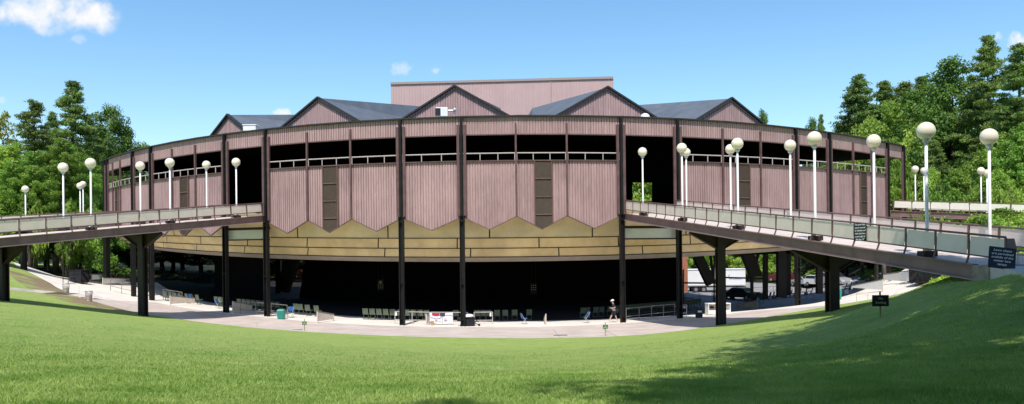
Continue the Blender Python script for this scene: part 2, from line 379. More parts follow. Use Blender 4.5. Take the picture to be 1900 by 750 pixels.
def ground_mat(kind):
    m = bpy.data.materials.new(kind); m.use_nodes = True; nt = m.node_tree; n = nt.nodes; b = n['Principled BSDF']; b.inputs['Roughness'].default_value = .9; b.inputs['Specular IOR Level'].default_value = .12
    tc = n.new('ShaderNodeTexCoord')
    def nz(scale, det=6, rough=.6, stretch=None):
        t = n.new('ShaderNodeTexNoise'); t.inputs['Scale'].default_value = scale; t.inputs['Detail'].default_value = det; t.inputs['Roughness'].default_value = rough
        if stretch:
            mp = n.new('ShaderNodeMapping'); mp.inputs['Scale'].default_value = stretch; nt.links.new(tc.outputs['Object'], mp.inputs['Vector']); nt.links.new(mp.outputs['Vector'], t.inputs['Vector'])
        else: nt.links.new(tc.outputs['Object'], t.inputs['Vector'])
        return t.outputs['Fac']
    def ramp(f, c0, c1, p0=.35, p1=.65):
        r = n.new('ShaderNodeValToRGB'); r.color_ramp.elements[0].position = p0; r.color_ramp.elements[1].position = p1
        r.color_ramp.elements[0].color = (*c0, 1); r.color_ramp.elements[1].color = (*c1, 1); nt.links.new(f, r.inputs['Fac']); return r.outputs['Color']
    def mix(a, b_, f, mode='MIX'):
        x = n.new('ShaderNodeMixRGB'); x.blend_type = mode
        if isinstance(f, float): x.inputs[0].default_value = f
        else: nt.links.new(f, x.inputs[0])
        nt.links.new(a, x.inputs[1]); nt.links.new(b_, x.inputs[2]); return x.outputs[0]
    def bump(f, s, d):
        p = n.new('ShaderNodeBump'); p.inputs['Strength'].default_value = s; p.inputs['Distance'].default_value = d; nt.links.new(f, p.inputs['Height']); nt.links.new(p.outputs['Normal'], b.inputs['Normal'])
    def bw(f, p0, p1):
        r = n.new('ShaderNodeMapRange'); r.inputs['From Min'].default_value = p0; r.inputs['From Max'].default_value = p1; nt.links.new(f, r.inputs['Value']); return r.outputs[0]
    if kind in ('lawn', 'worn_path'):
        fine = ramp(nz(6, 12, .85), (.165, .28, .05), (.47, .54, .17), .34, .66)
        big = ramp(nz(.16, 5), (.27, .375, .085), (.36, .445, .12))
        col = mix(fine, big, .30)
        col = mix(col, ramp(nz(22, 6, .8), (.48, .49, .20), (.39, .51, .12)), bw(nz(1.3, 10, .8), .50, .68))
        col = mix(col, ramp(nz(3, 4), (.13, .31, .035), (.21, .40, .055)), bw(nz(.45, 6, .7), .54, .72))
        if kind == 'worn_path':
            col = mix(col, ramp(nz(5, 8, .7), (.23, .165, .10), (.33, .25, .165)), bw(nz(.32, 6, .7), .36, .50))
        nt.links.new(col, b.inputs['Base Color']); bump(nz(7, 12, .85), .9, .12); p2 = n.new('ShaderNodeBump'); p2.inputs['Strength'].default_value = .7; p2.inputs['Distance'].default_value = .22; nt.links.new(nz(1.1, 4, .6), p2.inputs['Height']); first = b.inputs['Normal'].links[0].from_node; nt.links.new(p2.outputs['Normal'], first.inputs['Normal'])
    else:
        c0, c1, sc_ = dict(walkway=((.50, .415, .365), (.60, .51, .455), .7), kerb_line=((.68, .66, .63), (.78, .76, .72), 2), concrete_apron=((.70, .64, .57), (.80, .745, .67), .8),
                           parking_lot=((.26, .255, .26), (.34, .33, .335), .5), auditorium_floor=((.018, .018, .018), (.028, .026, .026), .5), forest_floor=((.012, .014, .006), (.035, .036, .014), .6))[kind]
        col = ramp(nz(sc_, 7, .65), c0, c1); col = mix(col, ramp(nz(14, 6, .7), (.80, .80, .80), (1, 1, 1), .3, .6), .55, 'MULTIPLY')
        if kind in ('walkway', 'concrete_apron', 'parking_lot'):   # stains, worn streaks and hairline cracks
            col = mix(col, ramp(nz(.33, 8, .75), (.74, .72, .70), (1, 1, 1), .36, .56), .5, 'MULTIPLY')
            vo = n.new('ShaderNodeTexVoronoi'); vo.feature = 'DISTANCE_TO_EDGE'; vo.inputs['Scale'].default_value = .16
            mp = n.new('ShaderNodeMixRGB'); mp.inputs[0].default_value = .12; nt.links.new(tc.outputs['Object'], mp.inputs[1])
            w = n.new('ShaderNodeTexNoise'); w.inputs['Scale'].default_value = 1.2; nt.links.new(tc.outputs['Object'], w.inputs['Vector']); nt.links.new(w.outputs['Color'], mp.inputs[2]); nt.links.new(mp.outputs[0], vo.inputs['Vector'])
            col = mix(col, ramp(vo.outputs['Distance'], (.62, .60, .58), (1, 1, 1), .0, .006), .8, 'MULTIPLY')
        nt.links.new(col, b.inputs['Base Color']); bump(nz(35, 6, .7), .25, .02)
    M['g_'+kind] = m; return m
for s, (_, fl) in ground_sets.items():
    if not fl: continue
    idx = {}; vs = []; fs = []
    for f in fl:
        q = []
        for ik in f:
            if ik not in idx: idx[ik] = len(vs); vs.append((G[ik][0], G[ik][1], gzv[ik]))
            q.append(idx[ik])
        fs.append(q)
    me = bpy.data.meshes.new(s); me.from_pydata(vs, [], fs); me.materials.append(ground_mat(s)); me.polygons.foreach_set('use_smooth', [True]*len(fs))
    tag(link(s, me), kind='structure')
# ---------------------------------------------------------------- the round pavilion
PAV = thing('amphitheater', 'huge round mauve timber pavilion on dark steel columns with folded roof and stage tower', 'amphitheater', (CX, CY-40, 0), world=True)
NS = len(ST)
BAYW = {}
def boards(mb, A, B, zb, zt, nout, pitch=.21, gap=.046, deep=.07, thick=.12, tip_even=True):
    # board-and-groove cladding along A-B; zb(t) is the bottom edge; nout points outdoors
    A, B = Vector((A.x, A.y, 0)), Vector((B.x, B.y, 0)); L = (B-A).length; ax = (B-A)/L
    n = max(2, int(round(L/pitch))); n += n % 2; w = L/n
    for i in range(n):
        jit = random.uniform(-.006, .006)
        s0, s1 = i*w+gap/2, (i+1)*w-gap/2
        def pt(s, o, z): return A + ax*s + nout*o + Vector((0, 0, z))
        z0, z1 = zb(s0/L), zb(s1/L); t0, t1 = zt(s0/L), zt(s1/L)
        mb.add([pt(s0, jit, z0), pt(s1, jit, z1), pt(s1, jit, t1), pt(s0, jit, t0), pt(s0, -deep, z0), pt(s1, -deep, z1), pt(s1, -deep, t1), pt(s0, -deep, t0)],
               [(0, 1, 2, 3), (0, 3, 7, 4), (1, 5, 6, 2), (0, 4, 5, 1), (3, 2, 6, 7)])
    def pt(s, o, z): return A + ax*s + nout*o + Vector((0, 0, z))
    K = 2 if tip_even else 1
    for k in range(K):       # backing sheet behind the boards
        sa, sb = L*k/K, L*(k+1)/K
        mb.add([pt(sa, -deep-.002, zb(sa/L)+.01), pt(sb, -deep-.002, zb(sb/L)+.01), pt(sb, -deep-.002, zt(sb/L)), pt(sa, -deep-.002, zt(sa/L)),
                pt(sa, -thick, zb(sa/L)+.01), pt(sb, -thick, zb(sb/L)+.01), pt(sb, -thick, zt(sb/L)), pt(sa, -thick, zt(sa/L))],
               [(0, 1, 2, 3), (4, 7, 6, 5), (0, 4, 5, 1), (3, 2, 6, 7), (0, 3, 7, 4), (1, 5, 6, 2)])
def is_open(i): return ST[i]['k'] == 0 and ST[i]['n'] in (-3, -1, 1, 3)
for i in range(NS-1):
    a, b = ST[i], ST[i+1]; A, B = a['p'], b['p']; L = (B-A).length; ax = (B-A)/L; no = Vector((ax.y, -ax.x, 0))
    if no.dot(A-Vector((CX, CY, 0))) < 0: no = -no
    lin = lambda f: (lambda t, f=f: f(a['an'])*(1-t)+f(b['an'])*t)
    zt, zf, zr, zw = lin(z_top), lin(z_fb), lin(z_rail), lin(z_wall)
    mb = MB(); boards(mb, A, B, zf, zt, no); fp = mb.build('fascia_panel', M['siding'], PAV)
    mb = MB(); p0 = A+no*.06+Vector((0, 0, zt(0)+.06)); p1 = B+no*.06+Vector((0, 0, zt(1)+.05)); mb.bar(p0, p1, .30, .10)
    mb.build('cap_trim', M['cap_trim'], fp)
    mb = MB(); mb.bar(A-no*.06+Vector((0, 0, zf(0)-.04)), B-no*.06+Vector((0, 0, zf(1)-.04)), .14, .08); mb.build('lower_trim', M['casing'], fp)
    if is_open(i): continue
    zv, zp = lin(z_val), lin(z_tip)
    zig = lambda t: zv(t) + (zp(t)-zv(t))*(1-abs(2*t-1))
    mb = MB(); boards(mb, A, B, zig, zw, no); wp = mb.build('wall_panel', M['siding'], PAV)
    mb = MB(); mb.bar(A+no*.03+Vector((0, 0, zw(0)+.035)), B+no*.03+Vector((0, 0, zw(1)+.035)), .2, .07); mb.build('coping', M['casing'], wp)
    mb = MB(); mid = (A+B)/2
    for q0, q1 in ((0, .5), (.5, 1)): mb.bar(A.lerp(B, q0)+no*.012+Vector((0, 0, zig(q0)-.02)), A.lerp(B, q1)+no*.012+Vector((0, 0, zig(q1)-.02)), .13, .045)
    mb.build('edge_trim', M['casing'], wp)
    # rail above the wall
    mb = MB(); mb.tube(A+no*.02+Vector((0, 0, zr(0))), B+no*.02+Vector((0, 0, zr(1))), .045, n=6)
    for q in (.02, .34, .67, .98): mb.tube(A.lerp(B, q)+no*.02+Vector((0, 0, zw(q)+.06)), A.lerp(B, q)+no*.02+Vector((0, 0, zr(q))), .035, n=6)
    mb.build('guard_rail', M['pipe_rail'], PAV)
    # louvre strip in the middle panel of every wide bay
    if a['k'] == 2:
        t0, t1 = .36, .70; root = None
        def lp(t, o, z): return A.lerp(B, t)+no*o+Vector((0, 0, z))
        z_hi = zw(.5)+.02; tm = .5
        fr = MB()
        for t in (t0, t1): fr.bar(lp(t, .075, zig(t)-.03), lp(t, .075, z_hi), .075, .15, up=no)
        zs = [z_hi, z_hi-1.36, z_hi-2.72, z_hi-4.05]
        for z in zs: fr.bar(lp(t0, .075, z), lp(t1, .075, z), .15, .075)
        fr.bar(lp(t0, .075, zig(t0)-.03), lp(tm, .075, zig(tm)-.03), .15, .06); fr.bar(lp(tm, .075, zig(tm)-.03), lp(t1, .075, zig(t1)-.03), .15, .06)
        lv = fr.build('louvre_vent', M['rail_brown'], PAV)
        sl = MB(); zlow = zig(tm)
        z = z_hi-.05
        while z > zlow+.02:
            ta, tb = t0+.008, t1-.008
            if z < max(zig(t0), zig(t1)):
                ta = max(ta, tm*(1) - (z-zlow)/max(1e-3, zig(t0)-zlow)*(tm-t0)); tb = min(tb, tm+(z-zlow)/max(1e-3, zig(t1)-zlow)*(t1-tm))
            if tb-ta > .02: sl.add([lp(ta, .105, z-.055), lp(tb, .105, z-.055), lp(tb, .055, z), lp(ta, .055, z), lp(ta, .095, z-.06), lp(tb, .095, z-.06), lp(tb, .045, z-.005), lp(ta, .045, z-.005)],
                               [(0, 1, 2, 3), (4, 7, 6, 5), (0, 4, 5, 1), (3, 2, 6, 7)])
            z -= .075
        sl.build('slat', M['louvre'], lv)
# columns and mullions
for i, s in enumerate(ST):
    p, o = s['p'], s['o']; t = Vector((-o.y, o.x, 0)); an = s['an']; zg = gz(p.x, p.y); zt = z_top(an)
    if s['k'] in (0, 1):
        mb = MB(); zj = z_val(an)+.05; h = zj-zg+.3; c = p+o*.14+Vector((0, 0, zg-.3+h/2))
        for q in (-.155, .155): mb.box(c+t*q, (.055, .36, h), t, o)
        mb.box(c-o*.05, (.27, .05, h), t, o)
        for z in (zg+.5, zg+3.2, zj-.4): mb.box(p+o*.14+Vector((0, 0, z)), (.40, .38, .05), t, o)
        col = mb.build('column', M['black_steel'], PAV)
        mb = MB(); mb.box(p+o*.10+Vector((0, 0, (zj+zt)/2)), (.20, .30, zt-zj+.04), t, o); mb.box(p+o*.27+Vector((0, 0, (zj+zt)/2)), (.09, .05, zt-zj-.1), t, o); mb.build('upper_column', M['black_steel'], col)
        for q in (-.25, .25):
            mb = MB(); z0, z1 = zj+.02, zt-.55; mb.box(p+o*.075+t*q+Vector((0, 0, (z0+z1)/2)), (.20, .17, z1-z0), t, o); mb.build('casing', M['casing'], col)
    else:
        mb = MB(); z0, z1 = z_val(an)-.02, zt-.50; mb.box(p+o*.075+Vector((0, 0, (z0+z1)/2)), (.135, .16, z1-z0), t, o); mb.build('mullion', M['casing'], PAV)
# the underside: three stepped bands of cream panels with dark joints, and a pale lip
RAD = [-.28, -1.3, -1.9, -2.4]
A0, A1 = ST[0]['an']-.02, ST[-1]['an']+.02
def rp(an, k, f, dz=0.0, dr=0.0): q = ring(an, RAD[k]+dr); return Vector((q.x, q.y, f(an)+dz))
for k in range(3):
    seg = [.145, .118, .13][k]; a = A0+[.0, .05, .09][k]-.1; n = int((A1-A0+.2)/seg)+1
    for j in range(n):
        b0, b1 = max(A0, a+j*seg+.0009), min(A1, a+(j+1)*seg-.0009)
        if b1-b0 < .01: continue
        mb = MB(); m = 5; _A = np.linspace(A0-.1, A1+.1, 800); _xs = np.array([ring(q, RAD[k+1]+.06).x for q in _A]); sk = lambda x: x + max(-.05, min(.05, float(np.interp(ring(x, RAD[k]-.05).x*1.012, _xs, _A))-x))
        for q in range(m):
            x0, x1 = b0+(b1-b0)*q/m, b0+(b1-b0)*(q+1)/m
            mb.quad(rp(x0, k, z_s[k], 0, -.05), rp(x1, k, z_s[k], 0, -.05), rp(sk(x1), k+1, z_s[k+1], 0, .06), rp(sk(x0), k+1, z_s[k+1], 0, .06))
        mb.build('soffit_panel', M['soffit_pale' if k == 0 else 'soffit'], PAV, smooth=True)
und = MB(); lip = MB(); tier = MB(); ceil = MB(); flat = MB(); NA = 90
for j in range(NA):
    a, b = A0+(A1-A0)*j/NA, A0+(A1-A0)*(j+1)/NA
    for k in range(3): und.quad(rp(a, k, z_s[k], .10), rp(b, k, z_s[k], .10), rp(b, k+1, z_s[k+1], .10), rp(a, k+1, z_s[k+1], .10))
    zl = lambda an: z_s[3](an)
    lip.quad(rp(a, 3, zl, -.06), rp(b, 3, zl, -.06), rp(b, 3, zl, -.40, -.75), rp(a, 3, zl, -.40, -.75)); lip.quad(rp(a, 3, zl, -.40, -.75), rp(b, 3, zl, -.40, -.75), rp(b, 3, zl, .5, -.9), rp(a, 3, zl, .5, -.9))
    def r2(an, dr, z): q = ring(an, dr); return Vector((q.x, q.y, z))
    tier.quad(r2(a, -.3, z_val(a)+1.1), r2(b, -.3, z_val(b)+1.1), r2(b, -11, z_val(b)+.6), r2(a, -11, z_val(a)+.6)); tier.quad(r2(a, -2.75, z_s[3](a)+.3), r2(b, -2.75, z_s[3](b)+.3), r2(b, -11, z_s[3](b)+.3), r2(a, -11, z_s[3](a)+.3))
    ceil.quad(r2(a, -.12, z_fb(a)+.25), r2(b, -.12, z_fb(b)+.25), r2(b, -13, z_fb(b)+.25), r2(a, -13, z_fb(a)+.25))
    flat.quad(r2(a, -.10, z_top(a)-.02), r2(b, -.10, z_top(b)-.02), r2(b, -11, z_top(b)+.5), r2(a, -11, z_top(a)+.5))

for k in (1, 2, 3):      # dark cover strips over the joints between the bands
    mb = MB()
    for j in range(NA): 
        a, b = A0+(A1-A0)*j/NA, A0+(A1-A0)*(j+1)/NA; mb.bar(rp(a, k, z_s[k], -.03, .06), rp(b, k, z_s[k], -.03, .06), .07, .055)
    mb.build('cover_strip', M['dark_brown'], PAV)
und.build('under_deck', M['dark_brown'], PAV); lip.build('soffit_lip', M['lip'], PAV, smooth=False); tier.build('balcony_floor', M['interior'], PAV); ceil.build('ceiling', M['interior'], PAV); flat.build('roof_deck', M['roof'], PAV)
# dark partition added to keep the gallery openings black
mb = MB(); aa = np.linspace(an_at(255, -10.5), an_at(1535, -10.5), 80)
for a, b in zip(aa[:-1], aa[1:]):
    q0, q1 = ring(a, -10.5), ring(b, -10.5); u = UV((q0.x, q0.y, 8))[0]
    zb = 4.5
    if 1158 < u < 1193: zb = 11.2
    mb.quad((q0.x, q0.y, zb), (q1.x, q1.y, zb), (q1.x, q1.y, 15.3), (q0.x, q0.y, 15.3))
# its left end is carried out to the rim to shut out sky light
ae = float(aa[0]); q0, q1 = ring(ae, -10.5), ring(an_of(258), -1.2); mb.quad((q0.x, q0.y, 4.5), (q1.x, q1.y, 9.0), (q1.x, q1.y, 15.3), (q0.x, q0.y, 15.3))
mb.build('shade_backing', M['interior'], PAV)
# transoms under the two open bays in front
for i, (v0, v1) in ((8, (428, 444.5)), (16, (424, 442))):
    a, b = ST[i], ST[i+1]; y = a['p'].y; zt_, zb_ = Zat(a['u'], v0, y-.2), Zat(a['u'], v1, y-.2)
    A, B = a['p']-a['o']*.25, b['p']-b['o']*.25; ax = (B-A).normalized()
    mb = MB(); mb.bar(A+Vector((0, 0, (zt_+zb_)/2)), B+Vector((0, 0, (zt_+zb_)/2)), .06, zt_-zb_); tr = mb.build('transom_panel', M['transom'], PAV)
    mb = MB(); mb.bar(A+Vector((0, 0, zt_+.11)), B+Vector((0, 0, zt_+.11)), .22, .2); mb.bar(A+Vector((0, 0, zb_-.06)), B+Vector((0, 0, zb_-.06)), .15, .1); mb.build('lintel', M['dark_brown'], tr)
# gables and folded roof
def polar(th, r): return Vector((CX+r*math.sin(th), CY-r*math.cos(th), 0))
RG = 44.0; GZ = []
gab = [(416, 213, -2), (585, 181, -1), (842, 159, 0), (1130, 161, 1), (1363, 182, 2)]
info = []
for u, v, n in gab:
    t = ray(u, v)[0]; A = np.linspace(-1.0, 1.0, 2001); pts = [(CX+RG*math.sin(x))/(CY-RG*math.cos(x)) for x in A]
    i0, i1 = int(np.argmin(pts)), int(np.argmax(pts)); th = float(np.interp(t, pts[i0:i1+1], A[i0:i1+1])); y = polar(th, RG).y
    info.append((th, Zat(u, v, y)))
ths = [x[0] for x in info]; dth = (ths[-1]-ths[0])/4
val = [info[0][0]-dth/2] + [(info[i][0]+info[i+1][0])/2 for i in range(len(info)-1)] + [info[-1][0]+dth/2]
Z_VI = 19.6; RI = 13.0
for i, (th, zp) in enumerate(info):
    apex = polar(th, RG); apex.z = zp; L = polar(val[i], RG); Rr = polar(val[i+1], RG); L.z = Rr.z = 15.75
    no = Vector((math.sin(th), -math.cos(th), 0)); ax = (Rr-L); ax.z = 0; W = ax.length
    base = Vector((L.x, L.y, 0)); Bq = Vector((Rr.x, Rr.y, 0)); apx = ((apex-base).xy.dot(ax.xy.normalized()))/W
    ztop = lambda t: 15.75+(zp-15.75)*(t/apx if t < apx else (1-t)/(1-apx))
    mb = MB(); boards(mb, base, Bq, lambda t: 14.6, lambda t: max(14.65, ztop(t)-.02), no, pitch=.23, tip_even=True); g = mb.build('gable_wall', M['siding'], PAV)
    pk = base.lerp(Bq, apx); tm = MB()
    for q0, z0, q1, z1 in ((base, 15.75, pk, zp), (pk, zp, Bq, 15.75)):
        tm.bar(q0+no*.12+Vector((0, 0, z0+.09)), q1+no*.12+Vector((0, 0, z1+.09)), .26, .15, up=(0, 0, 1))
    tm.build('verge_trim', M['cap_trim'], g)
    rf = MB(); ai = polar(th, RI); ai.z = zp+(24.6-zp)*(RG-RI)/RG; li = polar(val[i], RI); li.z = Z_VI; ri = polar(val[i+1], RI); ri.z = Z_VI
    q = Vector((0, 0, .02)); pk3 = pk+Vector((0, 0, zp))+no*.14; L3 = L+no*.14; R3 = Rr+no*.14
    rf.add([L3+q, pk3+q, ai, li, R3+q, ri], [(0, 1, 2, 3), (1, 4, 5, 2)])
    rf.add([L3-Vector((0, 0, .25)), pk3-Vector((0, 0, .25)), ai-Vector((0, 0, .25)), li-Vector((0, 0, .25)), R3-Vector((0, 0, .25)), ri-Vector((0, 0, .25))], [(0, 1, 2, 3), (1, 4, 5, 2)])
    rf.build('roof_section', M['roof'], PAV)
# roof equipment
def roof_at(u, v, dr): a = an_at(u, dr, v); q = ring(a, dr); return Vector((q.x, q.y, Zat(u, v, q.y)))
c = roof_at(818, 217, -5.5); mb = MB(); mb.box(c+Vector((.1, 0, .35)), (1.0, .8, .75)); ac = mb.build('air_conditioner', M['white_paint'], PAV, bevel=.03)
mb = MB(); mb.box(c+Vector((-.2, -.42, .34)), (.42, .03, .6)); mb.build('grille', M['bin_dark'], ac)
mb = MB(); mb.tube(c+Vector((.6, 0, .5)), c+Vector((1.1, 0, .5)), .07); mb.tube(c+Vector((1.1, 0, .5)), c+Vector((1.1, 0, -.3)), .05); mb.sphere(c+Vector((1.15, -.1, .55)), .16, 10, 8); mb.build('duct_pipe', M['galv'], ac)
c = roof_at(466, 244, -5); mb = MB(); mb.box(c+Vector((0, 0, .22)), (1.15, 1.0, .5)); mb.box(c+Vector((0, 0, .5)), (1.3, 1.1, .1)); mb.build('roof_fan', M['white_paint'], PAV, bevel=.04)
c = roof_at(1197, 219, -6); mb = MB(); mb.sphere(c, .42, 16, 10, (1, 1, .95)); mb.build('roof_dome', M['white_paint'], PAV, smooth=True)
# stage tower rising behind the folded roof
ta = PHI*1.0; tn = Vector((math.sin(ta), -math.cos(ta), 0)); tx = Vector((-tn.y, tn.x, 0))
tl = P(725, 155, 122); X_, _z = ray(1138, 144); den = tx.x - X_*tx.y; W = (X_*tl.y - tl.x)/den; tr_ = Vector((tl.x, tl.y, 0))+tx*W
zl_, zr_ = Zat(725, 157, tl.y), Zat(1138, 146, tr_.y); ztw = (zl_+zr_)/2
mb = MB(); A, B = Vector((tl.x, tl.y, 0)), Vector((tr_.x, tr_.y, 0)); boards(mb, A, B, lambda t: 14.0, lambda t: zl_*(1-t)+zr_*t, tn, pitch=.42, gap=.035, deep=.04); tw = mb.build('stage_tower', M['tower_siding'], PAV)
mb = MB(); bk = -tn*22; q = -tn*.11
mb.add([A+q+Vector((0, 0, 0)), B+q, B+bk, A+bk, A+q+Vector((0, 0, zl_)), B+q+Vector((0, 0, zr_)), B+bk+Vector((0, 0, zr_)), A+bk+Vector((0, 0, zl_))], [(1, 2, 6, 5), (2, 3, 7, 6), (3, 0, 4, 7), (4, 5, 6, 7)]); mb.build('tower_wall', M['tower_siding'], tw)
mb = MB(); mb.bar(A+tn*.03+Vector((0, 0, zl_+.13)), B+tn*.03+Vector((0, 0, zr_+.13)), .3, .34); mb.build('coping', M['light_trim'], tw)
mb = MB()
for f in (.278, .726): mb.bar(A.lerp(B, f)+tn*.06+Vector((0, 0, 14)), A.lerp(B, f)+tn*.06+Vector((0, 0, ztw+.4)), .12, .1)
mb.build('downpipe', M['light_trim'], tw)
mb = MB(); mb.tube(A.lerp(B, .135)-tn*2+Vector((0, 0, zl_)), A.lerp(B, .135)-tn*2+Vector((0, 0, zl_+1.2)), .04, .015); mb.build('aerial', M['galv'], tw)
# dark hall under the galleries: front of the stage house with raking ends, a near-black sheet added for the left wood's shade, raking struts and posts
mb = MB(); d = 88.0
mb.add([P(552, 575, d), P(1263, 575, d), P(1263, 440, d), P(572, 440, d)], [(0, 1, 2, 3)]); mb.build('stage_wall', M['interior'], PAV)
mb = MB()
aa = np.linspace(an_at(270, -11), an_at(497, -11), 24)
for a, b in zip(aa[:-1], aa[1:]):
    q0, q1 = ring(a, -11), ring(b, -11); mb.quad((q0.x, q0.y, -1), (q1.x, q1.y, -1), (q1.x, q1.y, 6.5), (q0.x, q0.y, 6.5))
mb.build('shade_sheet', M['interior'], PAV)
def strut(u0, v0, u1, v1, d0, d1, w, name='strut', m='black_steel'):
    mb = MB(); mb.bar(P(u0, v0, d0), P(u1, v1, d1), w, w); mb.build(name, M[m], PAV)
strut(546, 474, 524, 540, 87, 87, 1.3)
for u0, v0, u1, v1, d_, w in ((1294, 474, 1319, 527, 82, .95), (1318, 474, 1325, 525, 84, .25), (1384, 466, 1402, 512, 82, 1.1), (1376, 466, 1392, 512, 86, .35), (1408, 466, 1396, 512, 86, .3)): strut(u0, v0, u1, v1, d_, d_, w)
for u, v0, v1, d_, w in ((1395, 500, 558, 82, .28), (1420, 455, 555, 84, .45), (1449, 455, 552, 80, .75), (1463, 455, 548, 86, .4), (1520, 455, 545, 80, .55), (1325, 470, 560, 84, .14), (1268, 500, 585, 76, .12), (517, 475, 562, 92, .55), (482, 480, 560, 96, .5)):
    strut(u, v0, u, v1, d_, d_, w, 'inner_post')
for u0, u1, v0, v1, d_ in ((1262, 1330, 525, 525.5, 82), (1338, 1424, 515, 517, 82), (527, 562, 522, 523, 86)): strut(u0, v0, u1, v1, d_, d_, .16, 'tie_rod')
# small hanging notices inside
for u, v, body in ((706, 529, 'SECTION\n8'), (990, 536, 'SECTION\n9')):
    t = thing('hanging_sign', ['small lit notice hanging in the dark hall left of the banner', 'small faint notice hanging in the dark hall right of the bins'][u > 900], 'sign', P(u, v, 82))
    mb = MB(); mb.box((0, 0, 0), (.66, .04, 1.1)); mb.tube((-.2, 0, .55), (-.2, 0, 3.2), .02); mb.tube((.2, 0, .55), (.2, 0, 3.2), .02); mb.build('board', M['sign_black'], t)
    if u < 900:
        mb = MB(); mb.lathe([(.16, 0), (.16, .02)], (0, 0, 0), 16); ob = mb.build('emblem', M['letter_gold'], t); ob.rotation_euler = (math.pi/2, 0, 0); ob.location = (0, -.03, .28)
    mb = MB()
    for r in range(3):
        for q in range(3): mb.box((-.2+.2*q, -.03, .05-.17*r if u < 900 else .35-.22*r), (.11, .02, .07))
    mb.build('marking', M['letter_gold'], t)
# ---------------------------------------------------------------- entrance ramps
class Ramp:
    def __init__(s, near, far, direc, z0, slope, L0, L1):
        s.n = Vector((near[0], near[1], 0)); s.f = Vector((far[0], far[1], 0)); s.d = Vector((*direc, 0)).normalized(); s.z0 = z0; s.sl = slope; s.L0 = L0; s.L1 = L1
        c = Vector((-s.d.y, s.d.x, 0)); w = (s.f-s.n).dot(c); s.c = c if w > 0 else -c; s.w = abs(w)
        s.toff = (s.f-s.n).dot(s.d)          # where the far edge starts, measured along the near edge
    def z(s, t): return s.z0 - s.sl*t
    def pt(s, t, side, dz=0.0, inset=0.0):   # side 0 = near edge, 1 = far edge
        return s.n + s.d*t + s.c*(s.w*side + (inset if side == 0 else -inset)) + Vector((0, 0, s.z(t)+dz))
    def t_at(s, u, side, v=350):
        k = ray(u, v)[0]; o = s.n + s.c*s.w*side
        return (k*o.y - o.x)/(s.d.x - k*s.d.y)
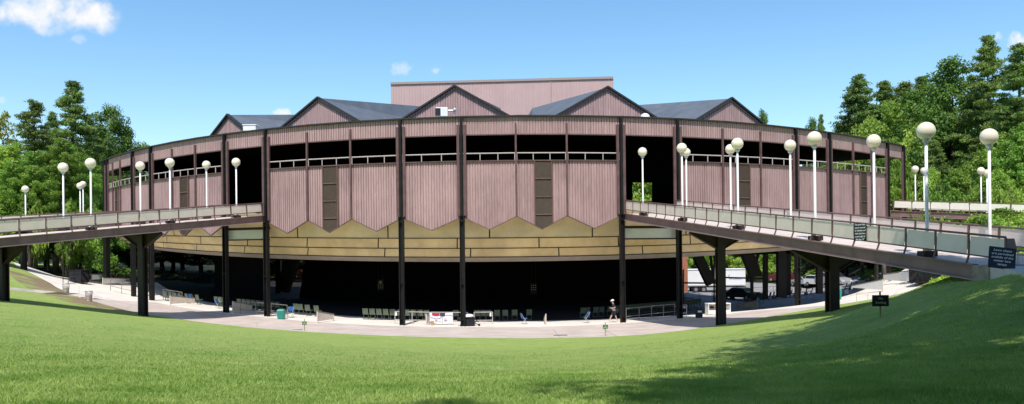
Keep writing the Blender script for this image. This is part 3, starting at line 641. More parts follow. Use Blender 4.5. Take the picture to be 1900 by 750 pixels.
def build_ramp(R, label, piers, t_end0, t_end1, post=1.6, pier_name=True):
    base = R.pt(R.L1, .5); root = thing('entrance_ramp', label, 'ramp', (base.x, base.y, gz(base.x, base.y)), world=True)
    L0 = {0: R.L0, 1: R.L0+R.toff}
    mb = MB(); q = [R.pt(L0[0], 0, 0, .12), R.pt(R.L1, 0, 0, .12), R.pt(R.L1, 1, 0, .12), R.pt(L0[1], 1, 0, .12)]
    mb.prism([x-Vector((0, 0, .12)) for x in q], (0, 0, .10)); mb.build('deck', M['deck'], root)
    for sd in (0, 1):
        mb = MB(); a, b = R.pt(L0[sd], sd, -.25, .07), R.pt(R.L1, sd, -.25, .07)
        mb.bar(a, b, .05, .46)
        for dz in (.235, -.235): mb.bar(a+Vector((0, 0, dz)), b+Vector((0, 0, dz)), .24, .045)
        n = int((R.L1-L0[sd])/5)
        for k in range(1, n+1): p = a.lerp(b, k/(n+1)); mb.bar(p-Vector((0, 0, .22)), p+Vector((0, 0, .22)), .012+.2, .02)
        bm_ = mb.build('side_beam', M['brown_steel'], root)
        mb = MB(); mb.bar(a-R.c*(.115 if sd == 0 else -.115)-Vector((0, 0, .262)), b-R.c*(.115 if sd == 0 else -.115)-Vector((0, 0, .262)), .03, .03); mb.build('flange_highlight', M['light_trim'], bm_)  # pale strip: the sunlit edge of the bottom flange put into colour
        te = (t_end0, t_end1)[sd]; t = L0[sd]+.25; ins = .10
        s_out = -R.c if sd == 0 else R.c
        rl = MB(); rl.tube(R.pt(L0[sd]+.1, sd, 1.0, ins), R.pt(te, sd, 1.0, ins), .038, n=8); rl.bar(R.pt(L0[sd]+.1, sd, .30, ins), R.pt(te, sd, .30, ins), .045, .05)
        rail = rl.build('guard_rail', M['rail_brown'], root)
        n = max(2, int(round((te-t)/post))); st = (te-t)/n
        for k in range(n+1):
            tt = t+k*st; p = R.pt(tt, sd, 0, ins); mb = MB()
            mb.bar(p+Vector((0, 0, .28)), p+Vector((0, 0, .98)), .055, .06, up=R.d)
            if tt < R.L1+.1:
                mb.bar(p+Vector((0, 0, .28)), p+s_out*.07+Vector((0, 0, .08)), .05, .055, up=R.d); mb.bar(p+s_out*.07+Vector((0, 0, .09)), p+s_out*.13+Vector((0, 0, -.04)), .05, .055, up=R.d)
            else: mb.bar(p+Vector((0, 0, .3)), p+Vector((0, 0, -.05)), .055, .06, up=R.d)
            mb.build('post', M['rail_brown'], rail)
            if k < n:
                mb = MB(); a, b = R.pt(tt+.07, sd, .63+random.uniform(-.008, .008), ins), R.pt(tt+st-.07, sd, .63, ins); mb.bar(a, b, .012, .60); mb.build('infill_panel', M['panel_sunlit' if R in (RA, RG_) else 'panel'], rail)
    for tp in piers:
        c = R.pt(tp, .5); g = gz(c.x, c.y); zt = c.z-.50; mb = MB()
        for q in (-.2, .2): mb.box(Vector((c.x, c.y, (g-.4+zt)/2))+R.d*q, (.06, .50, zt-g+.4), R.d, R.c)
        mb.box((c.x, c.y, (g-.4+zt)/2), (.36, .07, zt-g+.4), R.d, R.c); pr = mb.build('pier', M['dark_brown'], root)
        hw = R.w/2-.18; ct = Vector((c.x, c.y, 0)); mb = MB()
        poly = [ct+R.c*x+Vector((0, 0, z)) for x, z in ((-hw, zt), (hw, zt), (hw, zt-.16), (.26, zt-1.12), (-.26, zt-1.12), (-hw, zt-.16))]
        mb.prism([p-R.d*.03 for p in poly], R.d*.06)
        mb.bar(ct+R.c*-hw+Vector((0, 0, zt-.16)), ct+R.c*-.26+Vector((0, 0, zt-1.12)), .34, .05, up=R.d.cross(Vector((0,0,1))))
        mb.bar(ct+R.c*hw+Vector((0, 0, zt-.16)), ct+R.c*.26+Vector((0, 0, zt-1.12)), .34, .05, up=R.d.cross(Vector((0,0,1))))
        mb.build('bracket', M['dark_brown'], pr)
    return root
pE0, pE1, pC0, pC1 = ST[16]['p'], ST[17]['p'], ST[9]['p'], ST[8]['p']
RE = Ramp(pE0.xy+Vector((.18, 0)), pE1.xy+Vector((-.1, 0)), Vector((15.3, 26.5))-pE0.xy, 7.9, .0957, .0, 35.2)
RC = Ramp(pC0.xy+Vector((-.18, 0)), pC1.xy, (-.45, -.90), 8.2, .0953, .0, 36.0)
pA1, pA0 = ST[1]['p'], ST[0]['p']; pG0, pG1 = ST[24]['p'], ST[25]['p']
_dA = P(0, 404, 78.7)-pA1
RA = Ramp(pA1.xy, pA1.xy+Vector((_dA.y, -_dA.x)).normalized()*-4.6, _dA.xy, Zat(197, 394, pA1.y)-1.0, .075, 0.0, 26)
_dG = P(1900, 384, 70)-pG0
RG_ = Ramp(pG0.xy+Vector((.4, .1)), pG0.xy+Vector((.4, .1))+Vector((-_dG.y, _dG.x)).normalized()*4.6, _dG.xy, Zat(1652, 391, pG0.y), .08, 0.0, 26)
ramp_r = build_ramp(RE, 'long brown pedestrian ramp with beige panels carrying the two black notices', [RE.t_at(1335, .5), RE.t_at(1542, .5)], 36.45, 36.3)
ramp_l = build_ramp(RC, 'long brown pedestrian ramp with beige panels running out past two dark piers on the left', [RC.t_at(263, .5), RC.t_at(4, .5)], 36, 36)
ramp_fl = build_ramp(RA, 'far ramp with beige panels seen as a thin band before the pines on the left', [9.0, 19], 26, 26)
ramp_fr = build_ramp(RG_, 'far level ramp with sunlit cream panels at the right end of the pavilion', [10.6, 20], 26, 26)
mb = MB(); pp = [RE.pt(35.22, 0, 0, -.12), RE.pt(36.0, 0, 0, -.12), RE.pt(36.0, 1, 0, -.12), RE.pt(35.22, 1, 0, -.12)]
pp = [Vector((p.x, p.y, RE.z(35.22)-.012)) for p in pp]; mb.prism([p-Vector((0, 0, 2.2)) for p in pp], (0, 0, 2.19)); tag(mb.build('ramp_abutment', M['abutment'], bevel=.04), 'weathered concrete block carrying the end of the right ramp', 'abutment')
# path leading off from the ramp over the lawn
mb = MB(); e0, e1 = RE.pt(36.05, 0, 0, -.12), RE.pt(36.05, 1, 0, -.12); zz = RE.z(35.22)-.05
mb.prism([Vector((x, y, zz-.5)) for x, y in ((e0.x, e0.y), (13.9, 22.6), (12.4, 19.7), (11.6, 17.2), (20, 15.5), (30, 19), (30, 24), (22, 25), (e1.x, e1.y))], (0, 0, .5)); tag(mb.build('path', M['deck']), kind='structure')
# narrow grey path crossing the slope on the left
mb = MB(); l0 = [on_ground(u, v) for u, v in ((-20, 536), (40, 541), (80, 545), (125, 548), (170, 555))]
for a, b in zip(l0[:-1], l0[1:]):
    mb.quad(a+Vector((0, 0, .03)), b+Vector((0, 0, .03)), b+Vector((.2, 1.6, .05)), a+Vector((.2, 1.6, .05)))
tag(mb.build('side_path', M['deck']), kind='structure')

# ---------------------------------------------------------------- globe lamps
def make_lamp(pole_mat):
    t = thing('globe_lamp', 'x', 'lamp post')
    mb = MB(); mb.lathe([(.062, .2), (.06, .26), (.055, 3.98)], n=14); mb.build('pole', M[pole_mat], t, smooth=True)
    mb = MB(); mb.box((0, 0, .10), (.52, .52, .2)); mb.build('base_block', M['dark_brown'], t, bevel=.02)
    mb = MB(); mb.lathe([(.15, .2), (.15, .25), (.09, .28)], n=14); mb.build('base_plate', M['pale_board'], t)
    mb = MB(); mb.lathe([(.06, 3.93), (.13, 3.99), (.14, 4.07), (.12, 4.10)], n=16); mb.build('collar', M['galv'], t)
    mb = MB(); mb.sphere((0, 0, 4.36), .325, 28, 18); mb.build('globe', M['globe'], t, smooth=True)
    return t
LW = make_lamp('white_paint'); used = set()
def lamp(R, side, u, label, vg, group):
    src = LW
    o = src if src.name not in used else copy_tree(src); used.add(src.name)
    t = R.t_at(u, side, vg+60); p = R.pt(t, side, 0, .42 if side == 0 else .42)
    t = R.t_at(u, side, vg) ; p = R.pt(t, side, 0, .0); p = p + R.c*(.34 if side == 0 else -.34)
    # stay on the sight line of its globe
    k = ray(u, vg)[0]; dt = (k*p.y-p.x)/(R.d.x-k*R.d.y); p = p + R.d*dt; p.z = R.z((p-R.n).dot(R.d))-.01
    o.location = p; zc = Zat(u, vg, p.y); s = (zc-p.z)/4.36; o.scale = (1, 1, s)
    for c in kids(o):
        if c.name.split('.')[0] == 'globe': c.scale = (1, 1, 1/s); c.location.z = 4.36*(1-1/s)
    o['label'] = label; o['group'] = group; return o
ordn = ['nearest the pavilion', 'second out from the pavilion', 'third out from the pavilion', 'fourth out from the pavilion', 'last before the concrete abutment']
gE, gC, gA, gG = 'globe lamps on the right ramp', 'globe lamps on the left ramp', 'globe lamps on the far left ramp', 'globe lamps on the far right ramp'
for k, (u, v) in enumerate([(1192, 282), (1265, 275), (1368, 267), (1511, 257), (1718, 243)]):
    lamp(RE, 0, u, ['white globe lamp before the dark opening at the head of the right ramp', 'white globe lamp on the near rail, in front of the dark column', 'white globe lamp on the near rail beside the second louvre from the right', 'large white globe lamp on the near rail, left of the black rail notice', 'largest globe lamp of all, on the near rail of the right ramp'][k], v, gE)
for k, (u, v) in enumerate([(1273, 283), (1355, 277), (1466, 270), (1621, 262), (1835, 254)]):
    lamp(RE, 1, u, ['small white globe lamp half behind another lamp by the dark opening', 'white globe lamp on the far rail, partly behind a taller lamp before the louvre strip', 'white globe lamp on the far rail of the right ramp in front of a column', 'white globe lamp on the far rail, right above the black rail notice', 'large globe lamp on the far rail, nearest the brown chair'][k], v, gE)
for k, (u, v) in enumerate([(438, 301), (315, 302), (168, 303)]):
    lamp(RC, 0, u, ['globe lamp before the dark opening at the head of the left ramp', 'globe lamp on the near rail of the left ramp, just left of a louvre strip', 'tall globe lamp on the near rail of the left ramp, in front of the pines'][k], v, gC)
for k, (u, v) in enumerate([(383, 306), (260, 308), (117, 311)]):
    lamp(RC, 1, u, ['globe lamp on the far rail of the left ramp, right of a louvre strip', 'globe lamp on the far rail before the left end of the pavilion wall', 'globe lamp on the far rail of the left ramp, left of the tallest pine'][k], v, gC)
for s_, u, v, l in ((0, 154, 342, 'small far globe lamp, right one of the close pair before the left pines'), (1, 148.5, 345, 'small far globe lamp, left one of the close pair before the left pines'), (1, 47, 351, 'small far globe lamp standing alone by the slim bare pine trunk')):
    lamp(RA, s_, u, l, v, gA)
for s_, u, v, l in ((0, 1698, 314, 'small far globe lamp nearest the right end of the pavilion'), (1, 1714, 317, 'small far globe lamp directly behind the largest lamp'), (0, 1820, 317, 'small far globe lamp left of its twin by the bright shrubs'), (1, 1831, 321, 'small far globe lamp just behind the second largest lamp pole')):
    lamp(RG_, s_, u, l, v, gG)

# ---------------------------------------------------------------- notices
t_ = RE.t_at(1594, 0, 432); p = RE.pt(t_, 0, .64, .10-.05); rz = math.atan2(RE.d.y, RE.d.x)
s = thing('rail_sign', 'black square notice with white italic lettering on the ramp rail', 'sign', p, rz=math.atan2(-RE.d.y, -RE.d.x)+math.pi)
mb = MB(); mb.box((0, 0, 0), (.80, .018, .72)); mb.build('board', M['sign_black'], s)
lettering('The center lawn\narea is reserved\nfor blankets and\nchairs that have\na seat height of\nless than 10"', .108, M['lettering'], s, (0, -.013, .0), shear=.25, spacing=1.12)
p = P(1858, 499, 23.6); p.z = RE.z(35.22)-.05
s = thing('leaning_sign', 'navy board with white italic lettering leaning on the ramp end by the chair', 'sign', p, rz=-.30)
tilt = Matrix.Rotation(-.42, 4, 'X') @ Matrix.Rotation(.16, 4, 'Y')
mb = MB(); mb.box((0, 0, .34), (.70, .022, .68)); ob = mb.build('board', M['sign_navy'], s); ob.matrix_local = tilt
lt = lettering('Lawn chairs\nare permitted\noutside of the\ncenter two\nramps', .10, M['lettering'], s, (0, 0, 0), shear=.25, spacing=1.12); lt.matrix_local = tilt @ Matrix.Translation((0, -.014, .35))
def lawn_sign(u, v, wpx, name_m, label, zc=.62, w=.48, h=.34):
    g = on_ground(u, v); s = thing('lawn_sign', label, 'sign', g, group='no smoking signs on stakes in the lawn')
    mb = MB(); mb.box((0, .025, zc*.5+.1), (.045, .03, zc+.35)); mb.build('stake', M['wood_stake'], s)
    mb = MB(); mb.box((0, 0, zc), (w, .02, h)); mb.build('board', M[name_m], s)
    lettering('No', h*.30, M['letter_gold' if name_m == 'sign_black' else 'lettering'], s, (0, -.014, zc+h*.2)); lettering('Smoking', h*.27, M['letter_gold' if name_m == 'sign_black' else 'lettering'], s, (0, -.014, zc-h*.17))
    return s
lawn_sign(1634, 590, 26, 'sign_black', 'black sign on a wooden stake standing in the shaded lawn', zc=.52, w=.50, h=.34)
lawn_sign(565, 614, 8, 'sign_green', 'small green sign on a stake at the lawn edge near the green bin', zc=.5, w=.30, h=.22)
lawn_sign(1123.5, 623, 9, 'sign_green', 'small green sign on a stake at the lawn edge below the walking person', zc=.55, w=.32, h=.24)
# brown chair on the ramp end
p = P(1889, 465, 27.0); p.z = RE.z(35.22)-.01
s = thing('brown_chair', 'brown plastic chair with metal legs on the ramp end by the leaning board', 'chair', p, rz=.35)
mb = MB(); mb.prism([(-.23, .2, .46), (.23, .2, .46), (.20, .27, .86), (-.20, .27, .86)], (0, .03, .01)); mb.build('backrest', M['chair_brown'], s, bevel=.01)
mb = MB(); mb.box((0, 0, .45), (.46, .44, .04)); mb.build('seat', M['chair_brown'], s, bevel=.015)
for x in (-1, 1):
    for y in (-1, 1): mb = MB(); mb.tube((x*.19, y*.17, .44), (x*.23, y*.22, 0), .013); mb.build('leg', M['galv'], s)
# ---------------------------------------------------------------- seats along the rim
def rad_in(p):    # direction from the rim towards the stage
    v = Vector((CX-p.x, CY-p.y, 0)); return v.normalized()
def face_in(p): d = rad_in(p); return math.atan2(d.y, d.x)-math.pi/2     # local +y points to the stage
mb = MB(); 
for k in range(5):
    a, b = -.23+.092*k, -.23+.092*(k+1); za = lambda x: .03*(1-(x/.23)**2)
    mb.add([(a, .0-za(a), .40), (b, .0-za(b), .40), (b, -.11-za(b), .90-.02*abs(b)), (a, -.11-za(a), .90-.02*abs(a)), (a, .03-za(a), .40), (b, .03-za(b), .40), (b, -.08-za(b), .90-.02*abs(b)), (a, -.08-za(a), .90-.02*abs(a))],
           [(0, 1, 2, 3), (4, 7, 6, 5), (3, 2, 6, 7), (0, 4, 5, 1)] + ([(0, 3, 7, 4)] if k == 0 else []) + ([(1, 5, 6, 2)] if k == 4 else []))
mb.box((0, .22, .42), (.46, .44, .05)); mb.box((-.2, .12, .2), (.04, .06, .42)); mb.box((.2, .12, .2), (.04, .06, .42)); mb.box((0, .12, .03), (.5, .3, .03))
seat0 = mb.build('hall_seat', M['seat_green']); tag(seat0, 'weathered green seat shell of the back row under the pavilion rim', 'seat', 'green seats in the back row under the rim'); first = True
_bl = [(280,560),(300,563),(345,568),(400,573.5),(450,579),(520,585),(560,589.5),(585,592),(680,598),(735,599.5),(800,601),(880,601),(930,600.5),(985,599),(1075,596),(1135,592),(1200,585.5),(1260,579),(1300,575),(1350,569),(1420,562),(1500,553),(1560,546),(1620,537)]
def base_v(u): return float(np.interp(u, [a for a, _ in _bl], [b for _, b in _bl]))
for u0, u1 in [(303,338),(341,352),(364,369),(398,420),(440,494),(500,520),(545,562),(566,576),(583,592),(672,735),(737,798),(842,850),(880,912),(915,945),(950,960),(974,990),(1078,1094),(1100,1122),(1128,1150),(1162,1253),(1268,1300),(1384,1396),(1412,1478),(1480,1512),(1516,1528),(1566,1592)]:
    a, b = on_ground(u0, base_v(u0)-5), on_ground(u1, base_v(u1)-5); n = max(1, int(round((b-a).length/.56)))
    for k in range(n):
        p = a.lerp(b, (k+.5)/n); p.z = gz(p.x, p.y)
        o = seat0 if first else seat0.copy()
        if not first: COL.objects.link(o)
        first = False; o.location = p; o.rotation_euler = (0, 0, face_in(p)+random.uniform(-.06, .06))
# ---------------------------------------------------------------- railings beside the seats
def railing(u0, v0, u1, v1, label, h=1.0, m='pipe_rail', bars=(.32,), step=1.7):
    a, b = on_ground(u0, v0), on_ground(u1, v1); n = max(1, int(round((b-a).length/step))); t = thing('seat_railing', label, 'railing', a, group='railings along the back row'); z = lambda q: gz(*(a.lerp(b, q).xy))
    P_ = [a.lerp(b, k/n) for k in range(n+1)]; P_ = [Vector((p.x-a.x, p.y-a.y, gz(p.x, p.y)-a.z)) for p in P_]
    for p in P_: mb = MB(); mb.tube(p, p+Vector((0, 0, h)), .03, n=6); mb.build('post', M[m], t)
    for hz, nm in [(h, 'top_rail')]+[(x, 'lower_rail') for x in bars]:
        mb = MB()
        for p, q in zip(P_[:-1], P_[1:]): mb.tube(p+Vector((0, 0, hz)), q+Vector((0, 0, hz)), .03, n=6)
        mb.build(nm, M[m], t)
    return t, a, b
railing(303, 557, 338, 563, 'short railing before the seats left of the pale sloped board near the dark pier', 1.0, 'wire')  # rails in the shade take a darker metal, shade put into colour
railing(446, 582, 533, 590, 'railing with two bars before the seats left of the green bin', 1.0, 'wire')
railing(733, 601, 797, 602.5, 'light railing left of the white banner', .95)
rb, bA, bB = railing(799, 602.5, 868, 603, 'light railing from which the white banner hangs', .95)
railing(880, 602.5, 914, 602, 'short light railing right of the black covered cart', .95)
railing(1162, 595, 1252, 585, 'grey railing in the shade between two columns right of the walking person', .95, 'wire')
railing(1420, 566, 1497, 557.5, 'light railing before the seats carrying the plates 12 and 13', .95)
r10, _, _ = railing(1262, 589, 1274, 588, 'railing end carrying the plate 10', .95)
def fence(u0, v0, u1, v1, label): return railing(u0, v0, u1, v1, label, 1.1, 'wire', (.55,), 2.2)
for q in (fence(1272, 563, 1345, 556, 'thin fence at the edge of the parking lot below the white truck'), fence(1398, 551, 1470, 543, 'thin fence at the edge of the parking lot right of the black car')): q[0]['group'] = 'parking lot fences'
for u, v, s_, l in ((1268.5, 589, '10', 'small dark plate with the number 10 on a rail end'), (1436, 564.5, '12', 'small dark plate with the number 12 on the railing'), (1495, 557.5, '13', 'small dark plate with the number 13 at the end of the railing')):
    p = on_ground(u, v); t = thing('number_plate', l, 'sign', p-Vector((0, .09, 0)))
    mb = MB(); mb.box((0, 0, .80), (.40, .02, .34)); mb.build('board', M['sign_black'], t); lettering(s_, .28, M['lettering'], t, (0, -.014, .80))
for u, v, l in ((735.5, 601, 'small white tag at the left end of the railing left of the banner'), (910.5, 602, 'small white tag at the right end of the short railing')):
    p = on_ground(u, v); mb = MB(); mb.box((0, -.07, .76), (.14, .02, .26)); mb.box((0, -.05, .9), (.03, .03, .08)); o = mb.build('number_tag', M['white_paint']); o.location = p; tag(o, l, 'sign')
# banner hanging on the railing
t = thing('banner', 'white banner with a red stripe sagging on the railing by the black cart', 'banner', bA)
ax = (bB-bA); ax.z = 0; LB = 1.72; ax.normalize(); ay = Vector((ax.y, -ax.x, 0))
def bp(x, z, o=.05): return ax*x + ay*(o+.03*math.sin(x*3.3+z*2)) + Vector((0, 0, z))
def bpatch(x0, x1, zt, zb, o, nx=14, nz=5):
    mb = MB()
    for i in range(nx):
        for k in range(nz):
            q = []
            for ii, kk in ((i, k), (i+1, k), (i+1, k+1), (i, k+1)):
                x = x0+(x1-x0)*ii/nx; z = zt(x)+(zb(x)-zt(x))*kk/nz; q.append(bp(x, z, o))
            mb.quad(*q)
    return mb
top = lambda x: .93-.05*math.sin(math.pi*x/LB); bot = lambda x: .12-.06*math.sin(math.pi*x/LB)+.10*(1-x/LB)**3
bpatch(-.05, LB, top, bot, .05).build('cloth', M['banner'], t, smooth=True)
bpatch(.12, .70, lambda x: top(x)-.01, lambda x: top(x)-.20-.05*math.sin((x-.1)*5), .056).build('red_stripe', M['red'], t, smooth=True)
bpatch(.72, 1.12, lambda x: top(x)+.02, lambda x: top(x)-.26, .058).build('dark_patch', M['ink'], t)
bpatch(.0, 1.7, lambda x: .60-.13*math.sin(x*3.4), lambda x: .565-.13*math.sin(x*3.4), .058, 24, 1).build('swoosh', M['ink_blue'], t)
bpatch(.88, .91, lambda x: .60, lambda x: bot(x)+.02, .058, 1, 4).build('dark_line', M['ink'], t)
for k, z in enumerate((.46, .36, .27)):
    for x0, x1 in ((.3, .55), (.58, .8), (1.0, 1.25)): bpatch(x0+.03*k, x1, lambda x: z, lambda x: z-.035, .058, 4, 1).build('print', M['pink_ink' if k == 0 else 'ink'], t) if not (k == 1 and x0 == .58) else None
# black covered cart with white top in front of the column
p = on_ground(868, 605); t = thing('covered_cart', 'round cart under black cloth with white top standing against the dark column', 'cart', p)
mb = MB(); prof = []
mb.lathe([(.50, 0), (.48, .3), (.45, .62), (.40, .72)], n=22); 
mb.v = [(x*1.12+.03*math.sin(9*math.atan2(y, x)) if z < .6 else x*1.1, y*.8+.02*math.sin(11*math.atan2(y, x)), z) for x, y, z in mb.v]; mb.build('black_cover', M['tarp'], t, smooth=True)
mb = MB(); mb.lathe([(.46, .70), (.47, .76), (.40, .86), (.20, .90)], n=22); mb.build('white_lid', M['white_paint'], t, smooth=True)
mb = MB(); mb.box((-.62, .02, .50), (.36, .4, .28)); mb.build('side_box', M['tarp'], t, bevel=.04)
mb = MB(); mb.bar((.45, 0, .62), (.82, -.05, .28), .05, .05); mb.bar((.45, 0, .25), (.9, -.05, .05), .05, .05); mb.build('handle', M['bin_dark'], t)
mb = MB(); mb.sphere((.86, -.1, .09), .09, 10, 8); mb.sphere((-.5, -.25, .08), .08, 10, 8); mb.build('wheel', M['tyre'], t)
mb = MB(); mb.box((0, 0, .17), (.22, .2, .34)); o = mb.build('wood_block', M['wood'], bevel=.01); o.location = on_ground(802.5, 604); tag(o, 'small orange wooden crate under the left corner of the banner', 'crate')
# pale sloped boards flanking the aisles
def aisle_board(u, v, h0, h1, L, label, m='pale_board', yaw=0.0, frame=True):
    p = on_ground(u, v); t = thing('aisle_board', label, 'low wall', p, rz=face_in(p)+yaw, group='pale sloped boards at the aisles')
    mb = MB(); mb.prism([(-.03, 0, .12), (-.03, L, .12), (-.03, L, h1-.06), (-.03, 0, h0-.06)], (.06, 0, 0)); mb.build('panel', M[m], t)
    for y, h in ((0, h0), (L, h1)): mb = MB(); mb.box((0, y, h/2), (.07, .07, h)); mb.build('post', M['pale_board'], t)
    mb = MB(); mb.bar((0, -.03, h0), (0, L+.03, h1), .08, .06); mb.build('top_rail', M['wire'], t); return t
aisle_board(316, 567, .85, .5, 2.6, 'pale sloped board just right of the dark left pier', yaw=.12)
aisle_board(432, 582, 1.0, .55, 2.4, 'pale sloped board beside the tall column left of the shaded railing', yaw=.1)
aisle_board(589, 599.5, .88, .5, 2.2, 'pale slatted sloped board right of the green bin', yaw=-.08)
aisle_board(791, 604, .88, .4, 2.0, 'narrow pale wedge board just left of the banner', yaw=-.10)
aisle_board(1013, 603.5, .85, .4, 1.9, 'narrow pale wedge board standing between the two blue chairs', yaw=-.02)
aisle_board(1405, 575, .95, .5, 2.4, 'pale sloped board right of the white booth', yaw=.05)
aisle_board(170, 521, .75, .65, 5.0, 'white low wall running down the far left steps', 'white_paint', .75)
aisle_board(191, 529, .75, .55, 4.0, 'white low wall nearer the columns at the far left steps', 'white_paint', .7)
aisle_board(1638, 541, .95, .3, 4.2, 'long white sloped wall on the bright concrete at the right', 'white_paint', -.35)
aisle_board(1693, 526, 1.0, .6, 4.5, 'white sloped wall beside the tarp covered cart', 'white_paint', -.5)
# folding chairs
def make_chair():
    t = thing('folding_chair', 'x', 'chair')
    mb = MB(); mb.prism([(-.22, -.20, .44), (.22, -.20, .44), (.22, .20, .42), (-.22, .20, .42)], (0, 0, .025)); mb.build('seat', M['chair_blue'], t)
    mb = MB(); mb.prism([(-.21, .20, .50), (.21, .20, .50), (.20, .29, .84), (-.20, .29, .84)], (0, .025, 0)); mb.build('backrest', M['chair_blue'], t)
    for x in (-1, 1):
        mb = MB(); mb.tube((x*.23, .28, .84), (x*.23, -.24, 0), .014, n=6); mb.build('leg', M['galv'], t)
        mb = MB(); mb.tube((x*.21, -.10, .44), (x*.21, .24, 0), .014, n=6); mb.build('leg', M['galv'], t)
    return t
ch0 = make_chair(); firstc = True
for u, v, rz, l in ((357, 562, 2.6, 'blue folding chair in the shade past the pale board right of the left pier'), (406, 572.5, 1.2, 'blue folding chair just left of the tall column before the shaded railing'), (538, 589, -.2, 'bright blue folding chair beside the green bin'),
                    (973, 601.5, 1.75, 'blue folding chair left of the narrow wedge board'), (1087, 599, -1.4, 'blue folding chair left of the walking person'), (1414, 570, 1.2, 'blue folding chair behind the sloped board right of the booth'), (1510, 555, 1.0, 'blue folding chair at the end of the seats left of the right pier'), (1589, 541, .6, 'dark blue folding chair in the shade right of the right pier')):
    o = ch0 if firstc else copy_tree(ch0); firstc = False; o.location = on_ground(u, v); o.rotation_euler = (0, 0, rz); o['label'] = l; o['group'] = 'blue folding chairs'
# bins
def bin_(u, v, label, m, w=.66, h=1.0, taper=.8, lid=True):
    t = thing('litter_bin', label, 'bin', on_ground(u, v)); mb = MB(); a, b = w/2*taper, w/2
    mb.add([(-a, -a, 0), (a, -a, 0), (a, a, 0), (-a, a, 0), (-b, -b, h*.8), (b, -b, h*.8), (b, b, h*.8), (-b, b, h*.8)], [(3, 2, 1, 0), (0, 1, 5, 4), (1, 2, 6, 5), (2, 3, 7, 6), (3, 0, 4, 7), (4, 5, 6, 7)]); mb.build('body', M[m], t, bevel=.03)
    if lid: c = b*1.06; mb = MB(); mb.add([(-c, -c, h*.8), (c, -c, h*.8), (c, c, h*.8), (-c, c, h*.8), (-c*.7, -c*.7, h), (c*.7, -c*.7, h), (c*.7, c*.7, h), (-c*.7, c*.7, h)], [(3, 2, 1, 0), (0, 1, 5, 4), (1, 2, 6, 5), (2, 3, 7, 6), (3, 0, 4, 7), (4, 5, 6, 7)]); mb.build('lid', M[m], t, bevel=.03)
    return t
bin_(522, 592, 'translucent green square bin on the concrete beside a blue chair', 'bin_green', .60, .78)
bin_(1554, 557, 'teal bin on the bright concrete right of the right pier', 'bin_green', .55, .95)
bin_(1413, 556, 'green bin standing behind the seats at the parking lot edge', 'bin_green', .8, .8)
b_ = bin_(1297, 590, 'dark bin with white label in front of the white booth', 'bin_dark', .50, .85, .9); mb = MB(); mb.box((0, -.25, .5), (.3, .02, .14)); mb.build('label_plate', M['white_paint'], b_)
def basket(u, v, label):
    t = thing('wire_basket', label, 'bin', on_ground(u, v), group='wire litter baskets on the left concrete'); n = 18; mb = MB()
    for i in range(n):
        a = 2*math.pi*i/n; mb.tube((.21*math.cos(a), .21*math.sin(a), 0), (.27*math.cos(a), .27*math.sin(a), .78), .008, n=4)
    for z, r in ((.02, .21), (.2, .225), (.4, .24), (.6, .255)): 
        for i in range(n): a, b = 2*math.pi*i/n, 2*math.pi*(i+1)/n; mb.tube((r*math.cos(a), r*math.sin(a), z), (r*math.cos(b), r*math.sin(b), z), .008, n=4)
    mb.build('wire_body', M['wire'], t); mb = MB()
    for i in range(n): a, b = 2*math.pi*i/n, 2*math.pi*(i+1)/n; mb.tube((.27*math.cos(a), .27*math.sin(a), .78), (.27*math.cos(b), .27*math.sin(b), .78), .018, n=5)
    mb.build('rim', M['wire'], t); mb = MB(); mb.lathe([(.2, .02), (.22, .5), (.18, .56)], n=14); mb.build('liner', M['pale_board'], t)
    return t
basket(122.5, 545, 'wire litter basket at the end of the side path, farther of two'); basket(165, 559, 'wire litter basket nearer the big left pier')
mb = MB(); mb.tube((0, 0, 0), (0, 0, .95), .02, n=6); mb.box((.1, 0, .92), (.26, .03, .05)); mb.box((0, 0, .01), (.35, .35, .02)); o = mb.build('marker_stand', M['white_paint']); o.location = on_ground(147, 552); tag(o, 'thin white stand between the two wire baskets', 'stand')
mb = MB()
for x in (-.35, .35): mb.tube((x, 0, 0), (x, 0, .62), .02, n=6)
mb.tube((-.35, 0, .62), (.35, 0, .62), .02, n=6); mb.tube((-.35, 0, .5), (.35, 0, .5), .012, n=6); o = mb.build('hoop_rack', M['pale_board']); o.location = on_ground(1600, 563); tag(o, 'low hoop rack on the bright concrete beyond the black lawn sign', 'rack')
mb = MB(); mb.prism([(-.22, 0, .12), (.22, 0, .12), (.22, .22, .6), (-.22, .22, .6)], (0, .03, 0)); mb.box((-.2, .15, .2), (.03, .03, .4)); mb.box((.2, .15, .2), (.03, .03, .4)); o = mb.build('board_stand', M['white_paint']); o.location = on_ground(1572, 548); tag(o, 'small white leaning board on legs by the teal bin', 'board')
# white booth
t = thing('booth_table', 'white counter table with open front beside the dark bin', 'table', on_ground(1332, 583), rz=.12)
mb = MB(); mb.box((0, 0, .86), (1.9, .8, .07)); mb.build('table_top', M['white_paint'], t, bevel=.01)
mb = MB(); mb.box((-.90, 0, .41), (.05, .76, .82)); mb.build('side_panel', M['white_paint'], t); mb = MB(); mb.box((.90, 0, .41), (.05, .76, .82)); mb.build('side_panel', M['white_paint'], t)
mb = MB(); mb.box((0, .36, .5), (1.75, .03, .66)); mb.build('back_panel', M['pale_board'], t)
mb = MB(); mb.box((0, -.36, .20), (1.75, .03, .30)); mb.build('front_panel', M['white_paint'], t)
for x in (.45, .62, .78): mb = MB(); mb.box((x, -.37, .52), (.03, .02, .36)); mb.build('bar', M['white_paint'], t)
mb = MB(); mb.sphere((-.5, .0, .55), .17, 12, 8, (1.2, .8, .6)); mb.build('basket', M['bin_dark'], t)
